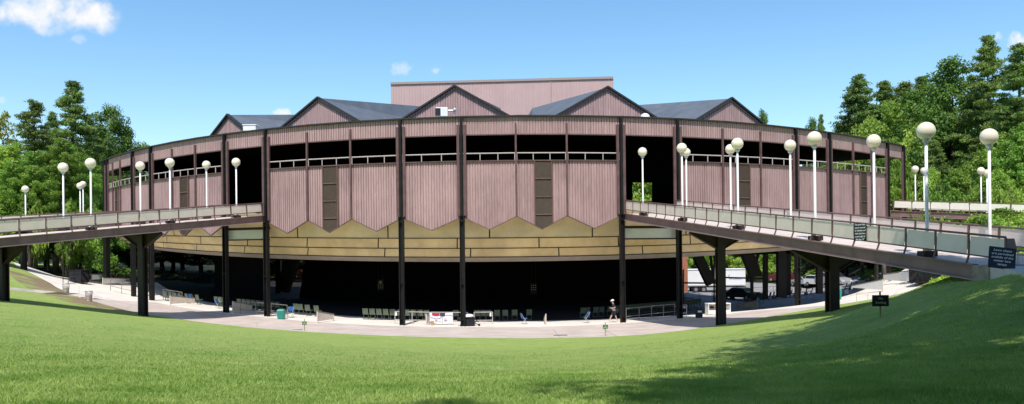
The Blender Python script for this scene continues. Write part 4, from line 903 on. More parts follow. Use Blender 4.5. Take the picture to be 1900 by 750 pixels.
# tarp covered carts
def tarp_cart(u, v, label, rz, w=1.9, h=1.35):
    t = thing('covered_pallet', label, 'cart', on_ground(u, v), rz=rz)
    mb = MB(); mb.box((0, 0, .10), (w*1.1, 1.2, .1)); [mb.box((x, y, .03), (.12, .2, .06)) for x in (-w*.4, w*.4) for y in (-.4, .4)]; mb.build('pallet', M['bark_dark'], t)
    mb = MB(); nx, nz = 12, 8; hw = w/2
    for (ax_, fixed, L) in (('x', -.55, w), ('x', .55, w), ('y', -hw, 1.1), ('y', hw, 1.1)):
        for i in range(nx):
            for k in range(nz):
                q = []
                for ii, kk in ((i, k), (i+1, k), (i+1, k+1), (i, k+1)):
                    s, z = -L/2+L*ii/nx, .15+(h-.15)*kk/nz; o = .05*math.sin(7*s+2.5*z+6*(z/h)**2)*(1-(z/h)**3) if 0 < ii < nx else 0
                    q.append((s, fixed+o, z) if ax_ == 'x' else (fixed+o, s, z))
                mb.quad(*q)
    mb.quad((-hw, -.55, h), (hw, -.55, h), (hw, .55, h), (-hw, .55, h)); mb.build('tarp', M['tarp'], t, smooth=False)
    mb = MB(); mb.box((0, 0, h+.03), (w+.1, 1.2, .05)); mb.build('top_board', M['dark_brown'], t); return t
tarp_cart(147, 525.5, 'black tarp covered crate by the fence at the far left', -.2, 1.35, 1.25)
tarp_cart(1712, 526, 'dark tarp covered cart on a pallet right of the white sloped wall', .15, 1.5, 1.1)
t = thing('wire_cage', 'dark wire cage on a pallet beside the tarp covered cart', 'cage', on_ground(1736, 526), rz=.15); mb = MB(); mb.box((0, 0, .12), (1.5, 1.1, .12)); mb.build('pallet', M['bark_dark'], t); mb = MB()
for x in (-.72, -.36, 0, .36, .72):
    for y in (-.5, .5): mb.tube((x, y, .15), (x, y, 1.05), .025, n=5)
for z in (.4, .72, 1.05):
    for y in (-.5, .5): mb.tube((-.72, y, z), (.72, y, z), .025, n=5)
mb.box((0, .1, .5), (1.3, .7, .7)); mb.build('cage', M['bin_dark'], t)
q = railing(117, 526, 170, 524, 'dark metal fence behind the tarp crate at the far left', 1.15, 'bin_dark', (.4, .75), 1.6); q[0]['group'] = 'fences at the far left'
q = railing(205, 540, 247, 550, 'thin rail between the white low wall and the columns on the left', 1.0, 'wire', (.5,), 2.0); q[0]['group'] = 'fences at the far left'
q = railing(205, 527, 280, 534, 'dim rail behind the left columns before the shrubs', 1.0, 'bin_dark', (.5,), 2.0); q[0]['group'] = 'fences at the far left'
for u, v, w, l in ((1040, 622.5, .85, 'dark slot drain in the walkway below the middle of the hall'), (551, 612.5, .7, 'dark drain in the walkway beside the left green sign')):
    p = on_ground(u, v); t = thing('drain_grate', l, 'drain', p+Vector((0, 0, .012)), rz=.03); mb = MB(); mb.box((0, 0, 0), (w, .30, .02)); mb.build('frame', M['bin_dark'], t)
    mb = MB(); [mb.box((x, 0, .012), (.02, .26, .012)) for x in np.linspace(-w*.44, w*.44, 12)]; mb.build('bar', M['hub'], t)
# ---------------------------------------------------------------- brick building beyond the hall
t = thing('brick_building', 'red brick building with white window seen past the left end of the dark hall', 'building', P(560, 545, 125), world=True)
a, b = P(527, 566, 122), P(600, 566, 118); z0 = min(a.z, b.z)-3; zt_ = 9.5
mb = MB(); A_, B_ = Vector((a.x, a.y, z0)), Vector((b.x, b.y, z0)); mb.prism([A_, B_, B_+Vector((.3, 9, 0)), A_+Vector((.3, 9, 0))], (0, 0, zt_-z0)); w_ = mb.build('wall', M['brick'], t)
ax = (B_-A_).normalized(); no = Vector((ax.y, -ax.x, 0)); mb = MB(); c = P(547.5, 537, 121); c = A_ + ax*(c-A_).dot(ax) + no*.05; c.z = P(547, 537, 121).z; mb.box(c, (1.25, .1, 1.75), ax, -no); wn = mb.build('window', M['white_paint'], t)
for i in (-1, 0, 1):
    for k in (-1, 0, 1): mb = MB(); mb.box(c+ax*i*.37+no*.055+Vector((0, 0, k*.52)), (.29, .02, .44), ax, -no); mb.build('pane', M['cloth_blue'] if (i+k) % 2 else M['glass_dark'], wn)
t = thing('brick_building', 'strip of red brick building by the dark column left of the white truck', 'building', P(1270, 500, 112), world=True)
a, b = P(1262, 500, 112), P(1276, 500, 112); mb = MB(); mb.prism([(a.x, a.y, -1), (b.x, b.y, -1), (b.x+1.0, b.y+6, -1), (a.x, a.y+6, -1)], (0, 0, 9.5)); w_ = mb.build('wall', M['brick'], t); mb = MB(); mb.box(((a.x+b.x)/2, a.y-.03, 8.4), (b.x-a.x+.1, .12, .4)); mb.build('cornice', M['light_trim'], t)
# ---------------------------------------------------------------- truck and cars
p = on_ground(1312, 543, 70, 160); d_ = p.y; ht = Zat(1340, 499, d_)-p.z
L_ = 13.0; xr = ray(1384, 520)[0]*d_; t = thing('truck_trailer', 'long white box trailer with blue script parked beyond the hall', 'truck', Vector((xr-L_/2, d_, p.z)), rz=.02)
mb = MB(); mb.box((0, 1.25, (ht+1.0)/2), (L_, 2.5, ht-1.0)); mb.build('box_body', M['truck_white'], t, bevel=.05)
mb = MB(); mb.box((0, -.02, ht-.12), (L_-.1, .06, .12)); mb.box((0, -.02, 1.08), (L_-.1, .06, .16)); mb.build('edge_rail', M['galv'], t)
mb = MB(); mb.box((0, 1.25, .86), (L_-.3, 1.1, .2)); mb.box((1.8, .5, .5), (.12, .12, .9)); mb.build('chassis', M['bin_dark'], t)
mb = MB(); mb.box((L_/2+.04, 1.25, .8), (.12, 2.3, .14)); mb.build('bumper', M['bin_dark'], t); mb = MB(); mb.box((L_/2-.03, -.02, .86), (.1, .05, .1)); mb.build('tail_light', M['tail_red'], t)
for x in (-1.15, .05):
    for y in (.22, 2.28):
        mb = MB(); mb.tube((x, y-.17, .48), (x, y+.17, .48), .48, n=20); w_ = mb.build('wheel', M['tyre'], t); mb = MB(); mb.tube((x, y-.185, .48), (x, y-.15, .48), .26, n=16); mb.build('hub', M['hub'], w_)
lt2 = lettering('Country', .42, M['ink_blue'], t, (L_/2-1.3, -.03, ht-1.5), shear=.3)
mb = MB()
for i in range(14): a, b = 2.0+i*.25, 2.0+(i+1)*.25; mb.bar((L_/2-2.3+.34*math.cos(a), -.03, ht-1.22+.34*math.sin(a)), (L_/2-2.3+.34*math.cos(b), -.03, ht-1.22+.34*math.sin(b)), .03, .05)
mb.build('emblem', M['ink_blue'], t)

def make_car(paint, suv=False):
    t = thing('parked_car', 'x', 'car'); h = .25 if suv else 0; L = 2.25
    prof = [(-L, .35), (-L, .75+h*.4), (-L+.12, .92+h*.6), (-1.35 if not suv else -2.0, .98+h*.6), (-.85 if not suv else -1.75, 1.42+h), (.45, 1.45+h), (1.05, 1.02+h*.5), (2.0, .86+h*.5), (L, .66), (L, .35)]
    mb = MB(); mb.prism([(x, -.86, z) for x, z in prof], (0, 1.72, 0)); 
    mb.v = [(x, y*(.84 if z > 1.3 else 1), z) for x, y, z in mb.v]; bd = mb.build('body', M[paint], t, bevel=.05)
    mb = MB(); g = [(-1.18 if not suv else -1.85, 1.02+h*.6), (-.8 if not suv else -1.68, 1.37+h), (.40, 1.39+h), (.88, 1.04+h*.55)]
    for y in (-1, 1): mb.add([(x, y*(.875 if z < 1.2 else .752), z) for x, z in g] + [(x, y*(.80 if z < 1.2 else .70), z) for x, z in g], [(0, 1, 2, 3), (7, 6, 5, 4), (0, 4, 5, 1), (2, 6, 7, 3), (1, 5, 6, 2), (0, 3, 7, 4)])
    mb.build('side_window', M['glass_dark'], bd)
    mb = MB(); mb.quad((.50, -.66, 1.44+h), (.50, .66, 1.44+h), (1.09, .78, 1.04+h*.5), (1.09, -.78, 1.04+h*.5)); mb.v = [(x+.02, y, z+.02) for x, y, z in mb.v]; mb.build('windscreen', M['glass_dark'], bd)
    for y in (-1, 1):
        mb = MB(); mb.box((L-.05, y*.62, .68), (.12, .34, .14)); mb.build('headlight', M['headlamp'], t, bevel=.02); mb = MB(); mb.box((-L+.03, y*.66, .78), (.1, .26, .16)); mb.build('tail_light', M['tail_red'], t)
        for x in (-1.38, 1.38):
            mb = MB(); mb.tube((x, y*.74, .33), (x, y*.90, .33), .33, n=18); w_ = mb.build('wheel', M['tyre'], t); mb = MB(); mb.tube((x, y*.885, .33), (x, y*.91, .33), .20, n=14); mb.build('hub', M['hub'], w_)
    return t
for u, v, paint, suv, rz, l in ((1372, 557, 'car_black', False, 2.35, 'black car right behind the seats below the white trailer'), (1447, 522, 'car_red', True, 2.8, 'dark red car parked under the trees behind the thick dark post'), (1491, 531, 'car_silver', False, -1.2, 'silver car parked right of the tall column'), (1519, 531.5, 'car_white', True, -1.15, 'white car parked left of the right pier'), (1412, 511, 'car_silver', True, 3.0, 'grey car far off at the end of the parking lot'), (1546, 531, 'car_silver', True, -1.15, 'silver car mostly hidden behind the right pier')):
    o = make_car(paint, suv); o.location = on_ground(u, v, 70, 220); o.rotation_euler = (0, 0, rz); o['label'] = l; o['group'] = 'cars parked beyond the hall'
# ---------------------------------------------------------------- the walking person
def skin(name, verts, edges, radii, m, parent, sub=2, root=0):
    me = bpy.data.meshes.new(name); me.from_pydata(verts, edges, []); o = bpy.data.objects.new('tmp', me); COL.objects.link(o)
    md = o.modifiers.new('s', 'SKIN'); sl = me.skin_vertices[0].data
    for i, r in enumerate(radii): sl[i].radius = (r, r) if not isinstance(r, tuple) else r; sl[i].use_root = (i == root)
    md2 = o.modifiers.new('d', 'SUBSURF'); md2.levels = sub; md2.render_levels = sub
    dg = bpy.context.evaluated_depsgraph_get(); dg.update(); m2 = bpy.data.meshes.new_from_object(o.evaluated_get(dg)); bpy.data.objects.remove(o)
    m2.name = name; m2.materials.clear(); m2.materials.append(m); m2.polygons.foreach_set('use_smooth', [True]*len(m2.polygons)); return link(name, m2, parent)
pp = on_ground(1139.5, 598.3); man = thing('person', 'person in white cap and black clothes walking left with a bag at the hip', 'person', pp, rz=.12)
J = [(0,0,.94),(-.03,0,1.12),(-.05,0,1.31),(-.08,0,1.47),(-.10,0,1.53),(-.105,0,1.60),(-.10,0,1.68),            # 0-6 trunk, neck, head
     (-.05,.17,1.40),(.06,.22,1.14),(-.20,.13,1.08),(-.27,.10,1.09), (-.05,-.17,1.40),(.05,-.23,1.14),(-.21,-.13,1.10),(-.28,-.10,1.11),     # 7-14 arms
     (-.01,.09,.88),(-.17,.09,.50),(-.37,.09,.13),(-.39,.09,.06),(-.52,.09,.055), (.01,-.09,.88),(.10,-.09,.48),(.24,-.09,.13),(.25,-.09,.07),(.12,-.09,.03),
     (-.215,0,1.585)]
E_ = [(0,1),(1,2),(2,3),(3,4),(4,5),(5,6),(2,7),(7,8),(8,9),(9,10),(2,11),(11,12),(12,13),(13,14),(0,15),(15,16),(16,17),(17,18),(18,19),(0,20),(20,21),(21,22),(22,23),(23,24),(5,25)]
Rr_ = [(.12,.14),(.105,.13),(.115,.155),.055,.05,(.095,.078),(.082,.07),.055,.042,.03,.028,.055,.042,.03,.028,.085,.058,.036,.034,.028,.085,.058,.036,.034,.028,.014]
for base in (10, 14):
    bx, by, bz = J[base]; sy = 1 if base == 10 else -1
    for k, (dy, L1) in enumerate(((-.03, .05), (-.01, .06), (.01, .058), (.03, .045))):
        J += [(bx-.04, by-sy*(-dy)*.8, bz+.01), (bx-.04-L1*.6, by+dy*.8-sy*.02, bz-.015)]; n = len(J); E_ += [(base, n-2), (n-2, n-1)]; Rr_ += [.010, .008]
    J += [(bx-.01, by-sy*.03, bz+.025), (bx-.045, by-sy*.045, bz+.03)]; n = len(J); E_ += [(base, n-2), (n-2, n-1)]; Rr_ += [.011, .009]
skin('body', J, E_, Rr_, M['skin'], man)
skin('shirt', [(0,0,.98),(-.03,0,1.12),(-.05,0,1.31),(-.07,0,1.43),(-.05,.17,1.40),(.04,.215,1.20),(-.05,-.17,1.40),(.03,-.225,1.20)], [(0,1),(1,2),(2,3),(2,4),(4,5),(2,6),(6,7)], [(.135,.155),(.125,.15),(.135,.172),.075,.075,.062,.075,.062], M['cloth_black'], man)
skin('shorts', [(0,0,.98),(0,0,.90),(-.02,.09,.82),(-.16,.09,.52),(.02,-.09,.82),(.09,-.09,.50)], [(0,1),(1,2),(2,3),(1,4),(4,5)], [(.13,.15),(.135,.16),.11,.085,.11,.085], M['cloth_shorts'], man)
mb = MB(); mb.sphere((-.10, 0, 1.67), .118, 20, 12, (1.05, .92, .92)); mb.v = [(x, y, max(z, 1.655)) for x, y, z in mb.v]; mb.prism([(-.12, -.09, 1.655), (-.29, -.07, 1.635), (-.30, 0, 1.64), (-.29, .07, 1.635), (-.12, .09, 1.655)], (0, 0, .018)); mb.build('cap', M['cloth_white'], man, smooth=True)
mb = MB(); mb.sphere((-.055, 0, 1.61), .085, 14, 10, (.8, .95, .8)); mb.build('hair', M['hair'], man, smooth=True)
mb = MB(); [mb.sphere((-.188, y, 1.615), .012, 8, 6) for y in (-.032, .032)]; mb.build('eye', M['ink'], man)
mb = MB(); mb.box((-.186, 0, 1.545), (.02, .05, .008)); mb.build('mouth', M['red'], man)
mb = MB(); mb.lathe([(.15, .96), (.165, 1.0), (.15, 1.04)], (-.0, 0, 0), 18); mb.v = [(x*.95, y*1.05, z-.08*x) for x, y, z in mb.v]; mb.build('waist_jacket', M['cloth_blue'], man, smooth=True)
mb = MB(); mb.box((.22, -.16, .86), (.24, .12, .26)); mb.build('bag', M['cloth_black'], man, bevel=.04); mb = MB(); mb.bar((.2, -.15, 1.0), (-.06, .12, 1.44), .03, .012); mb.build('strap', M['cloth_black'], man)
mb = MB(); mb.box((-.33, 0, 1.13), (.03, .13, .09), (.9, 0, .3), (0, 1, 0), (-.3, 0, .9)); mb.build('held_booklet', M['red'], man)
for (x, y, z, a) in ((-.44, .09, .045, -.1), (.18, -.09, .055, .55)):
    mb = MB(); mb.sphere((0, 0, 0), .1, 14, 8, (1.35, .48, .5)); o = mb.build('shoe', M['shoe'], man, smooth=True); o.location = (x, y, z+.01); o.rotation_euler = (0, a, 0)
# ---------------------------------------------------------------- trees
def leaf_mesh(name, c, ln, wd, m, up=.35, outw=None):
    # one pointed four-cornered leaf or spray per centre; random facing leaning outwards and to the sky
    n = len(c); nrm = RNG.normal(size=(n, 3)); nrm[:, 2] += up*2.0
    if outw is not None: nrm += outw*.9
    nrm /= np.linalg.norm(nrm, axis=1)[:, None]; a = np.cross(nrm, RNG.normal(size=(n, 3))); a /= np.linalg.norm(a, axis=1)[:, None]+1e-9; b = np.cross(nrm, a)
    l = ln*RNG.uniform(.6, 1.3, (n, 1)); w = wd*RNG.uniform(.7, 1.25, (n, 1))
    v = np.stack([c-a*l*.5, c+b*w*.5+nrm*w*.12, c+a*l*.5, c-b*w*.5+nrm*w*.12], 1).reshape(-1, 3)
    me = bpy.data.meshes.new(name); me.vertices.add(4*n); me.vertices.foreach_set('co', v.astype(np.float32).ravel())
    me.loops.add(4*n); me.loops.foreach_set('vertex_index', np.arange(4*n, dtype=np.int32)); me.polygons.add(n)
    me.polygons.foreach_set('loop_start', np.arange(0, 4*n, 4, dtype=np.int32)); me.polygons.foreach_set('loop_total', np.full(n, 4, np.int32)); me.update(calc_edges=True)
    me.materials.append(m); return me
def proto(kind, h, w, leaf, bark, seed, bare=.0, dens=1.0):
    # kind: broadleaf, pine, shrub; h height, w crown width
    global RNG
    RNG = np.random.default_rng(seed); rnd = random.Random(seed); tr = MB(); C = []; O = []
    if kind == 'broad':
        r0 = .02*h+.06; pts = [Vector((0, 0, -.4))]; x = y = 0
        for k in range(1, 7): x += rnd.uniform(-.03, .03)*h/3; y += rnd.uniform(-.03, .03)*h/3; pts.append(Vector((x*.5, y*.5, h*.80*k/6)))
        tr.path(pts, [r0*(1-.8*k/6) for k in range(7)], 8)
        zb = h*max(bare, .16); nb = int(30*dens)
        for i in range(nb):
            f = (i+.5)/nb; z = zb+(h*.97-zb)*f; prof = math.sin(math.pi*min(1, .16+.84*f)**.82)**.75
            a = i*2.4+rnd.uniform(-.5, .5); L = max(.7, w/2*prof*rnd.uniform(.62, 1.12)); zt = z+rnd.uniform(.0, .14)*L
            s = Vector((0, 0, max(zb*.75, z-.40*L))); e = Vector((math.cos(a)*L, math.sin(a)*L, zt))
            tr.path([s, s.lerp(e, .5)+Vector((0, 0, .08*L)), e*.94+s*.06], [.05*h/12, .032*h/12, .012], 5)
            m = max(3, int(2.0+L*1.5))
            for k in range(m):
                q = s.lerp(e, rnd.uniform(.50, 1.06)); q = q+Vector((rnd.gauss(0, .16*L), rnd.gauss(0, .16*L), rnd.gauss(.15, .13*L)))
                R = rnd.uniform(.42, .95)*(.55+.06*w); nn = int(90*dens*(R/.8)**1.7)+8
                d = RNG.normal(size=(nn, 3)); d /= np.linalg.norm(d, axis=1)[:, None]; rad = R*RNG.uniform(.35, 1.12, (nn, 1))**.7
                C.append(np.array(q)+d*rad*np.array([1.15, 1.15, .72])); O.append(d+np.array(q-Vector((0, 0, h*.55)))*.12)
        ln, wd = .33, .205
    elif kind == 'pine':
        r0 = .016*h+.05; lean = rnd.uniform(-.3, .3); tr.path([Vector((lean*k/8, 0, h*k/8-.3)) for k in range(9)], [r0*(1-.93*k/8) for k in range(9)], 8)
        z = h*max(bare, .12); step = .036*h*.85
        while z < h-.25:
            f = (z-h*max(bare, .12))/(h*(1-max(bare, .12))); base = w/2*(.30+.95*f if f < .28 else (1.0-f)**.78*.74/.57); L0 = max(.35, min(w/2, base))
            for b in range(rnd.randint(5, 7)):
                a = rnd.uniform(0, 6.283); L = L0*rnd.choice((rnd.uniform(.3, .7), rnd.uniform(.7, 1.0), rnd.uniform(.85, 1.15))); dz = rnd.uniform(.05, .30)*L*(1-.5*(1-f)) - .10*L*(1-f); s = Vector((lean*z/h, 0, z+rnd.uniform(-.3, .3))); e = s+Vector((math.cos(a)*L, math.sin(a)*L, dz))
                tr.path([s, s.lerp(e, .6)-Vector((0, 0, .03*L)), e], [.035+.012*L, .03, .012], 4)
                m = int(2+L*2.4)
                for k in range(m):
                    t = rnd.uniform(.34, 1.04); q = s.lerp(e, t)+Vector((rnd.gauss(0, .10*L), rnd.gauss(0, .10*L), rnd.gauss(.08, .10))); R = rnd.uniform(.30, .62)*(.7+.04*h/2); nn = int(46*dens)
                    d = RNG.normal(size=(nn, 3)); d /= np.linalg.norm(d, axis=1)[:, None]; rad = R*RNG.uniform(.2, 1.1, (nn, 1))
                    C.append(np.array(q)+d*rad*np.array([1.25, 1.25, .45])); O.append(d*np.array([.6, .6, 1.0]))
            z += step*rnd.uniform(.75, 1.3)
        ln, wd = .42, .105
    else:
        for i in range(7):
            a = i*.9+rnd.uniform(-.3, .3); L = rnd.uniform(.25, .5)*w; tr.path([Vector((0, 0, -.2)), Vector((math.cos(a)*L*.5, math.sin(a)*L*.5, h*.45)), Vector((math.cos(a)*L, math.sin(a)*L, h*rnd.uniform(.6, .95)))], [.06, .04, .012], 5)
        for i in range(int(26*dens)):
            a = rnd.uniform(0, 6.283); r = w/2*math.sqrt(rnd.random())*.9; zz = h*(1-.55*(r/(w/2))**2)*rnd.uniform(.35, .98); R = rnd.uniform(.35, .7)*(.5+.08*w); nn = int(100*dens*(R/.6)**1.6)+8
            d = RNG.normal(size=(nn, 3)); d /= np.linalg.norm(d, axis=1)[:, None]; C.append(np.array([r*math.cos(a), r*math.sin(a), zz])+d*R*RNG.uniform(.3, 1.1, (nn, 1))*np.array([1.1, 1.1, .8])); O.append(d)
        ln, wd = .28, .16
    C = np.concatenate(C); O = np.concatenate(O); me = leaf_mesh('crown', C, ln, wd, M[leaf], .35, O)
    me2 = bpy.data.meshes.new('trunk'); me2.from_pydata(tr.v, [], tr.f); me2.materials.append(M[bark]); me2.polygons.foreach_set('use_smooth', [True]*len(me2.polygons))
    return (h, w, me, me2)
PR = dict(
 pine_a=proto('pine', 22, 10, 'leaf_pine', 'bark', 11, .10, 1.15), pine_b=proto('pine', 20, 8.5, 'leaf_pine', 'bark', 12, .14, 1.1), pine_slim=proto('pine', 20, 5.0, 'leaf_pine', 'bark_pale', 13, .64, .9), pine_open=proto('pine', 22, 7.5, 'leaf_pine', 'bark', 14, .3, .9),
 oak_a=proto('broad', 18, 12, 'leaf_dark', 'bark', 21, .12, 1.15), oak_b=proto('broad', 17, 11, 'leaf_dark', 'bark', 22, .12, 1.15),
 ash_a=proto('broad', 14, 9.5, 'leaf_mid', 'bark', 31, .14, 1.05), ash_b=proto('broad', 12, 9, 'leaf_mid', 'bark_pale', 32, .2, 1.0), birch=proto('broad', 13, 7, 'leaf_light', 'bark_pale', 33, .18, .9), lime=proto('broad', 11, 9.5, 'leaf_light', 'bark', 34, .1, 1.1), maple=proto('broad', 13, 5, 'leaf_yellow', 'bark', 35, .3, .7),
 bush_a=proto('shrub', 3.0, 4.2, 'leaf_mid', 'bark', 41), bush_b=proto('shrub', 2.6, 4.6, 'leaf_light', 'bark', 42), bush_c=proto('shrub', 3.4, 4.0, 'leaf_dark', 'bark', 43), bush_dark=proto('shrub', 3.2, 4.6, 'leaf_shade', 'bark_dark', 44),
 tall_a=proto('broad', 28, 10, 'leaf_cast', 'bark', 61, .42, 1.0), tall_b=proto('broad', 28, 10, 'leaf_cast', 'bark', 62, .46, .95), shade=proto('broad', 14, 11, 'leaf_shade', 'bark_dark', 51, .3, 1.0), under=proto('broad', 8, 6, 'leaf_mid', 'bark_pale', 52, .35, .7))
def tree(pk, p, h, w, label, group, cat=None):
    h0, w0, crown, trunk = PR[pk]; nm = {'pine': 'pine_tree', 'bush': 'shrub'}.get(pk.split('_')[0], 'broadleaf_tree'); cat = cat or ('shrub' if nm == 'shrub' else 'tree')
    t = thing(nm, label, cat, p, rz=random.uniform(0, 6.28), group=group); t.scale = (w/w0, w/w0, h/h0)
    link('trunk' if nm != 'shrub' else 'stem', trunk, t); link('crown' if nm != 'shrub' else 'foliage', crown, t); return t
def tree_px(pk, u, vtop, d, wpx, label, group, vbase=None, sink=0):
    x = ray(u, vtop)[0]*d; z0 = gz(x, d)-.1-sink; zt = Zat(u, vtop, d); w = wpx*d/F
    return tree(pk, Vector((x, d, z0)), max(1.0, zt-z0), w, label, group)
gL, gR = 'trees beyond the left ramps', 'trees on the slope at the right'
for a in [('pine_a', 134, 150, 108, 150, 'tallest dark pine on the left, pointed top above the paired globe lamps'), ('pine_slim', 61, 184, 98, 75, 'slim pine with a long bare pale trunk on the left'), ('oak_a', 203, 196, 118, 120, 'dense dark round tree between the tallest left pine and the pavilion'),
          ('oak_b', 168, 215, 122, 120, 'dark broad tree right behind the tallest left pine'), ('pine_b', 98, 210, 112, 84, 'shorter pine close left of the tallest left pine'), ('birch', 14, 268, 98, 130, 'pale green leafy tree at the left edge of the view'), ('maple', 6, 204, 112, 52, 'yellowing tree top at the left edge above the pale green tree'),
          ('ash_a', 55, 290, 104, 110, 'mid green leafy tree behind the slim bare pine trunk'), ('ash_b', 265, 268, 128, 100, 'green tree top showing over the left end of the pavilion roof'), ('lime', 300, 282, 140, 70, 'pale low tree top over the pavilion parapet, right of the other'), ('oak_b', 236, 240, 124, 80, 'dark tree right against the left end of the pavilion'),
          ('ash_a', 100, 300, 102, 110, 'mid green tree under the pines above the left ramp'), ('ash_b', -25, 300, 96, 120, 'green tree cut by the left edge behind the lamp'), ('oak_a', -40, 240, 115, 150, 'dark tall tree filling the left edge behind the yellowing top')]:
    tree_px(*a, gL)
for i, (pk, u, vt, d, w) in enumerate([('lime', 12, 362, 92, 90), ('bush_b', 58, 372, 90, 70), ('ash_b', 88, 352, 96, 90), ('bush_a', 120, 372, 92, 80), ('lime', 160, 362, 97, 80), ('ash_b', 205, 345, 104, 90)]):
    tree_px(pk, u, vt, d, w, ['pale leafy sapling under the left edge tree above the ramp', 'small pale bush above the ramp left of the bare pine trunk', 'young green tree right of the bare pine trunk above the ramp', 'round green bush above the ramp below the tallest pine', 'pale sapling left of the paired globe lamps', 'green young tree against the left end wall'][i], gL)
for i, (pk, u, vt, d, w) in enumerate([('under', 60, 440, 96, 60), ('under', 100, 430, 99, 60), ('under', 142, 445, 98, 60), ('bush_a', 190, 462, 95, 62), ('bush_c', 214, 488, 95, 50), ('bush_a', 243, 498, 97, 70), ('under', 168, 440, 102, 70)]):
    tree_px(pk, u, vt, d, w, ['thin pale trunked sapling under the left ramp, leftmost', 'thin pale trunked sapling under the left ramp, second from the left', 'thin sapling behind the tarp crate', 'bright green bush behind the white low walls', 'dark bush between the left columns', 'light fern like bush right of the twin left columns', 'sapling between the tarp crate and the bright green bush'][i], gL)
trunkset = []
for i, (u, vt, vb, d, w, m) in enumerate([(55, 440, 513, 92, .34, 'bark_pale'), (68, 440, 521, 94, .22, 'bark_pale'), (103, 430, 520, 95, .55, 'bark'), (22, 452, 500, 92, .5, 'bark_pale'), (150, 440, 525, 99, .3, 'bark_pale'), (118, 440, 522, 100, .28, 'bark'), (85, 440, 520, 104, .4, 'bark_dark'), (172, 440, 520, 106, .45, 'bark_dark'), (40, 440, 510, 104, .5, 'bark_dark')]):
    x = ray(u, vb)[0]*d; zb = gz(x, d)-.2; t = thing('woodland_tree', ['pale slim trunk under the left ramp by the mound', 'forked pale trunk under the left ramp', 'thick grey leaning trunk under the left ramp', 'pale trunk beside the left end pier', 'pale broken trunk behind the tarp crate', 'thin grey trunk left of the tarp crate', 'dark trunk in the shade between the forked and the grey trunk', 'dark trunk in the shade left of the bright bush', 'dark trunk in the shade above the grass mound'][i], 'tree', (x, d, zb), group='trunks in the wood under the left ramp')
    mb = MB(); H = 12+i % 3*2; lean = (.5, -.3, .9, .1, -.2, .5, 0, .3, -.2)[i]; mb.path([(0, 0, 0), (lean*.4, 0, H*.3), (lean, .2, H*.65), (lean*1.3, .3, H)], [w*.62, w*.5, w*.36, .05], 9)
    if i == 1: mb.path([(0, 0, .4), (.35, 0, 3), (.5, 0, H*.8)], [w*.4, w*.34, .05], 7)
    mb.build('trunk', M[m], t, smooth=True); h0, w0, cm, _ = PR['ash_a']; o = link('crown', cm, t); s = 5.0/w0; o.scale = (s, s, .5); o.location = (lean, .2, H-7)
# the wood behind the hall on the left, deep shade put into the leaf colour
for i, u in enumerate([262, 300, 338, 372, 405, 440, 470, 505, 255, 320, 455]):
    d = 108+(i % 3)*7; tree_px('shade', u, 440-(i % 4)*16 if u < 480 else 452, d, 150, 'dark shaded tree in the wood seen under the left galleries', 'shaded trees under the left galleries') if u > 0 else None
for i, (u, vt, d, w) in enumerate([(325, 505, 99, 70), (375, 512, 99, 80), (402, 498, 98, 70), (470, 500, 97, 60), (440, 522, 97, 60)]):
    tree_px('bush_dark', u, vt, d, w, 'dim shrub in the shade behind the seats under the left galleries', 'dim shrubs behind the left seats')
for i, (u, vt, d, w) in enumerate([(512, 505, 118, 60), (520, 525, 112, 46), (500, 480, 124, 70)]):
    tree_px(('lime', 'bush_b', 'ash_a')[i], u, vt, d, w, ['sunlit tree seen between the hall columns left of the brick building', 'sunlit low bush left of the brick building', 'green tree farthest back left of the brick building'][i], gL)
# right hand slope
for a in [('pine_a', 1832, 66, 92, 140, 'tallest dark pine at the right, top left of the small cloud'), ('pine_open', 1890, 76, 84, 130, 'open pine cut by the right edge of the view'), ('oak_a', 1768, 108, 98, 185, 'great dark round tree left of the tallest right pine'), ('pine_b', 1592, 142, 122, 150, 'leftmost pine of the group on the right skyline'), ('pine_a', 1642, 150, 124, 140, 'second pine from the left on the right skyline'), ('pine_open', 1678, 146, 128, 120, 'thin pine between others on the right skyline'), ('pine_a', 1708, 142, 126, 130, 'pine touching the great dark tree on its left side'),
          ('ash_a', 1662, 190, 106, 130, 'big mid green leafy tree above the right end of the pavilion'), ('lime', 1610, 225, 112, 110, 'pale green leafy tree rising behind the pavilion parapet at the right'), ('lime', 1700, 238, 98, 110, 'pale green tree behind the largest lamp'), ('oak_b', 1790, 225, 100, 120, 'dark tree low under the great dark tree'), ('pine_b', 1735, 262, 88, 90, 'young bushy pine below the great dark tree'), ('ash_b', 1850, 245, 84, 120, 'mid green tree behind the large right lamp'), ('ash_a', 1895, 230, 80, 110, 'leafy tree cut by the right edge below the open pine'), ('oak_b', 1725, 190, 108, 110, 'dark round tree partly behind the pale green ones'), ('oak_a', 1860, 190, 100, 130, 'dark tree filling the gap between the right pines'), ('ash_a', 1612, 196, 126, 150, 'leafy tree between the leftmost skyline pines at the right'), ('oak_b', 1690, 172, 125, 150, 'dark broad tree filling the gap among the right skyline pines'), ('ash_a', 1742, 172, 112, 120, 'mid green tree in front of the great dark tree on its left'), ('ash_b', 1570, 232, 130, 80, 'far tree top just over the parapet left of the pale green tree'), ('ash_a', 1640, 262, 96, 90, 'mid green tree touching the right end of the pavilion'),
          ('oak_b', 1417, 204, 150, 60, 'small far pine top beside the last roof gable'), ('oak_a', 1506, 220, 170, 60, 'left one of twin far pine tops over the parapet'), ('pine_b', 1523, 215, 172, 50, 'right one of twin far pine tops over the parapet')]:
    tree_px(*a, gR)
